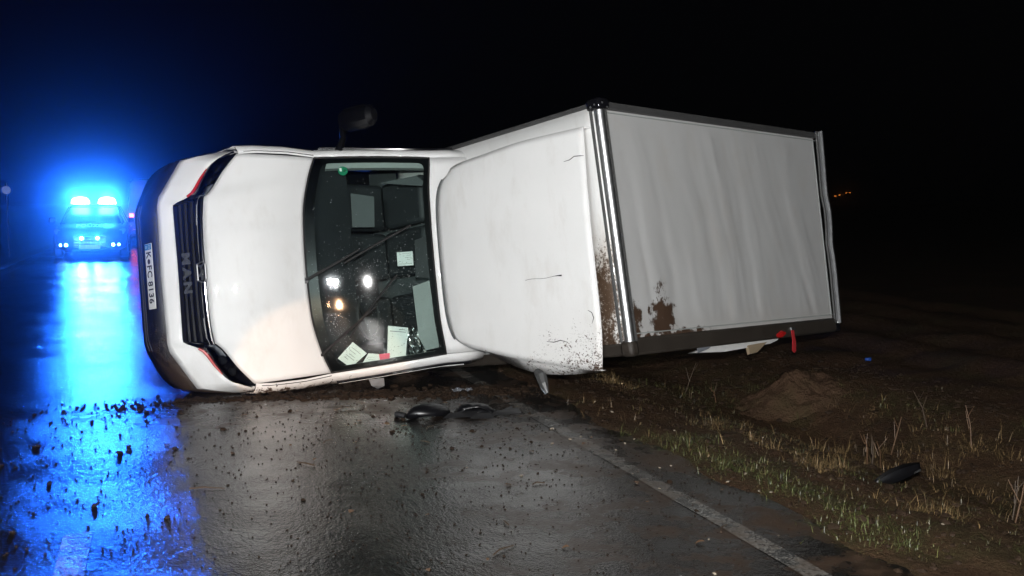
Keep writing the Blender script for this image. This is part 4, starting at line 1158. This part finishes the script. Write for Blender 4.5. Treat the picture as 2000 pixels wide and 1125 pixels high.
leaf_me.from_pydata(lv, [], lf); leaf_me.materials.append(M['leaf'])
for _ in range(34):
    e = random.triangular(-.6, 3.4, 2.0); s = random.uniform(3.7, 7.6); z = random.uniform(.018, .045)
    put('fallen_leaf', leaf_me, RW(e, s, max(0, ground_z(e, s)) + .004), (z, z, z), 'brown fallen leaf stuck to the wet road', 'leaf', 'leaves stuck to the road')
for k in range(12):
    e = random.uniform(-1.9, 2.6); s = random.uniform(4.0, 7.0); a_ = random.uniform(0, PI); l_ = random.uniform(.07, .2)
    o = MB().tube([(-l_ / 2, 0, .006), (-l_ * .1, .01 * random.random(), .012), (l_ / 2, -.01, .006)], [.004, .0045, .0025], 5).build('twig', M['twig'])
    o.location = RW(e, s); o.rotation_euler = (0, 0, a_)
    tag(o, 'short dark twig lying on the wet road', 'twig', 'twigs on the road')

def scatter_lumps(name, pts, mat, jag=.6):
    base = lump(1, jag, .7); bv = np.array([v.co[:] for v in base.vertices]); bf = [tuple(p.vertices) for p in base.polygons]
    m = MB()
    for (p, r_) in pts:
        a_ = random.uniform(0, 6.28); ca, sa = math.cos(a_), math.sin(a_)
        k = bv * (1 + .35 * (rng.random((len(bv), 1)) - .5)) * np.array([r_ * random.uniform(.8, 1.6), r_, r_ * .8])
        m.add(np.stack([k[:, 0] * ca - k[:, 1] * sa + p[0], k[:, 0] * sa + k[:, 1] * ca + p[1], k[:, 2] + p[2]], 1), bf)
    return tag(m.build(name, mat, smooth=False), kind='stuff')
pts = []
for _ in range(5200):
    e = random.uniform(-3.2, 2.95); s = 3.4 + 4.9 * random.random() ** .8
    if random.random() > .40 + .60 * sstep(-.6, 2.9, e) : continue
    r_ = random.uniform(.002, .0065) * (.5 + .1 * s)
    pts.append((RW(e, s, r_ * .4), r_))
scatter_lumps('mud_crumbs', pts, M['clod'])
pts = []
for _ in range(1500):        # earth squeezed out along the lower side of the cab
    k = random.random()
    c = RW(.12, 8.28).lerp(RW(2.85, 7.80), k)
    spread = .05 + .20 * k
    p = c + Vector((random.gauss(0, spread), random.gauss(.02, spread * .6), 0))
    r_ = .004 + .030 * random.random() ** 4
    pts.append((Vector((p.x, p.y, r_ * .2)), r_))
for _ in range(360):
    p = RW(random.gauss(-.15, .34), random.gauss(8.18, .16)); r_ = .002 + .012 * random.random() ** 3
    pts.append((Vector((p.x, p.y, r_ * .2)), r_))
scatter_lumps('churned_mud', pts, M['clod'])
pts = []
for _ in range(2600):
    e = random.uniform(2.8, 6.6); s = random.uniform(3.2, 9.5); r_ = random.uniform(.005, .02)
    if random.random() < .12: r_ *= 1.8
    pts.append((RW(e, s, ground_z(e, s) + r_ * .2), r_))
scatter_lumps('earth_crumbs', pts, M['clod'])

# ------------------------------------------------------------------ grass and weeds on the verge
def blades(name, mat, spots, h0, h1, lean, width):
    V = []; F = []; T = []
    for (e, s, ce, cs_, sz, tone) in spots:
        p = RW(e, s, ground_z(e, s) - .01)
        h = (h0 + (h1 - h0) * random.random() ** 2) * sz
        out = RW(e - ce, s - cs_); a_ = math.atan2(out.y, out.x) + random.gauss(0, .8); l_ = random.uniform(.35, lean) * h
        w = random.uniform(.6, 1.3) * width; b_ = a_ + PI / 2 + random.uniform(-.6, .6)
        dx, dy = math.cos(a_) * l_, math.sin(a_) * l_; wx, wy = math.cos(b_) * w, math.sin(b_) * w
        n0 = len(V); zt = h * max(.25, 1 - .45 * (l_ / h) ** 2)
        V += [(p.x - wx, p.y - wy, p.z), (p.x + wx, p.y + wy, p.z), (p.x + dx * .32 - wx * .8, p.y + dy * .32 - wy * .8, p.z + zt * .62), (p.x + dx * .32 + wx * .8, p.y + dy * .32 + wy * .8, p.z + zt * .62), (p.x + dx, p.y + dy, p.z + zt)]
        F += [(n0, n0 + 1, n0 + 3, n0 + 2), (n0 + 2, n0 + 3, n0 + 4)]
        t = min(1, max(0, tone + random.gauss(0, .18))); T += [t] * 5
    me = bpy.data.meshes.new(name); me.from_pydata(V, [], F); me.materials.append(mat)
    at = me.attributes.new('tone', 'FLOAT', 'POINT'); at.data.foreach_set('value', T)
    o = bpy.data.objects.new(name, me); C.objects.link(o)
    return tag(o, kind='stuff')
def tufts(n, fn, per, rad):
    out = []
    for _ in range(n):
        e, s = fn(); sz = random.choice((.45, .6, .75, .9, 1.1, 1.4)); tone = random.random(); rr = rad * random.uniform(.6, 1.8)
        out += [(e + random.gauss(0, rr), s + random.gauss(0, rr), e, s, sz, tone) for _ in range(random.randint(per // 2, per))]
    return out
def patchy(e, s, th, seed=0.0): return fbm(e * 1.1, s * .8, seed, 3) > th
def band(e0, sd, s0, s1, th, seed):
    def f():
        while True:
            s = random.uniform(s0, s1); e = random.gauss(e0, sd)
            if patchy(e, s, th, seed): return e, s
    return f
green = tufts(340, band(3.12, .11, 3.2, 7.4, .04, 1.0), 26, .022)
green += tufts(60, band(3.80, .10, 3.2, 6.5, .10, 2.0), 16, .02)
green += tufts(230, lambda: (random.gauss(4.75, .30), random.gauss(8.15, .35)), 18, .025)
green += tufts(110, band(5.65, .16, 5.2, 7.6, -.05, 4.0), 18, .025)
green += tufts(90, band(3.35, .25, 3.0, 4.6, .0, 5.0), 14, .025)
green += tufts(260, band(-4.3, .5, 5, 34, -.1, 6.0), 14, .03)
mat_ = tufts(1100, band(3.15, .16, 3.1, 7.6, -.02, 1.0), 22, .05) + tufts(1300, band(4.7, .75, 3.0, 8.6, -.05, 14.0), 22, .06) + tufts(480, band(3.82, .16, 3.0, 8.8, -.15, 7.0), 22, .05)
blades('matted_grass', M['matted_grass'], mat_, .012, .055, 3.2, .0019)
blades('green_grass', M['green_grass'], green, .02, .085, 2.6, .0018)
dry = tufts(260, band(3.83, .13, 3.2, 9.0, -.05, 7.0), 22, .022)
dry += tufts(260, band(5.0, .40, 4.0, 6.2, -.05, 8.0), 26, .03)
dry += tufts(80, band(5.55, .2, 6.4, 8.2, -.1, 9.0), 14, .025)
dry += tufts(120, band(4.3, .25, 3.2, 8.6, .05, 10.0), 9, .03)
dry += tufts(60, lambda: (random.gauss(4.55, .25), random.gauss(8.3, .35)), 10, .03)
dry += tufts(40, band(3.1, .08, 3.2, 7.4, .1, 11.0), 8, .02)
blades('dry_grass', M['dry_grass'], dry, .03, .13, 1.9, .0015)
stalk_spots = [(4.43, 5.55), (4.36, 5.42), (4.62, 5.65), (4.45, 4.35), (4.40, 4.28), (5.0, 4.6), (5.25, 5.0), (5.5, 6.2), (4.9, 5.9), (4.3, 4.0), (5.35, 5.6), (4.55, 8.3), (4.75, 8.05), (4.2, 3.7)]
for i, (e, s) in enumerate(stalk_spots):
    z0 = ground_z(e, s); h = random.uniform(.16, .34); dx, dy = random.uniform(-.12, .12), random.uniform(-.1, .1)
    m = MB(); top = Vector((dx, dy, h))
    m.tube([(0, 0, -.03), top * .5 + Vector((.01, 0, .02)), top], [.006, .0045, .0025], 5)
    m.tube([top * .45, top * .45 + Vector((random.uniform(-.08, .08), .03, .12))], [.0035, .002], 5)
    m.tube([top * .7, top * .7 + Vector((random.uniform(-.06, .06), -.03, .09))], [.003, .0015], 5)
    o = m.build('weed_stalk', M['twig'] if i % 2 else M['dry_stalk'] if 'dry_stalk' in M else M['leaf'])
    o.location = RW(e, s, z0)
    tag(o, 'bare brown weed stalk standing in the churned verge', 'weed', 'weed stalks on the verge')

# ------------------------------------------------------------------ mist in the night air
hz = MB().box((-480, -180, -1.6), (480, 620, 12)).build('haze', M['earth'], smooth=False)
hm = bpy.data.materials.new('haze_air'); hm.use_nodes = True
nt = hm.node_tree; nt.nodes.clear()
out = N(nt, 'ShaderNodeOutputMaterial'); pv = N(nt, 'ShaderNodeVolumePrincipled')
pv.inputs['Color'].default_value = (0.9, 0.92, 0.95, 1)
pv.inputs['Density'].default_value = 0.0032
pv.inputs['Anisotropy'].default_value = 0.978
nt.links.new(pv.outputs[0], out.inputs['Volume'])
hz.data.materials.clear(); hz.data.materials.append(hm)
tag(hz, kind='stuff')
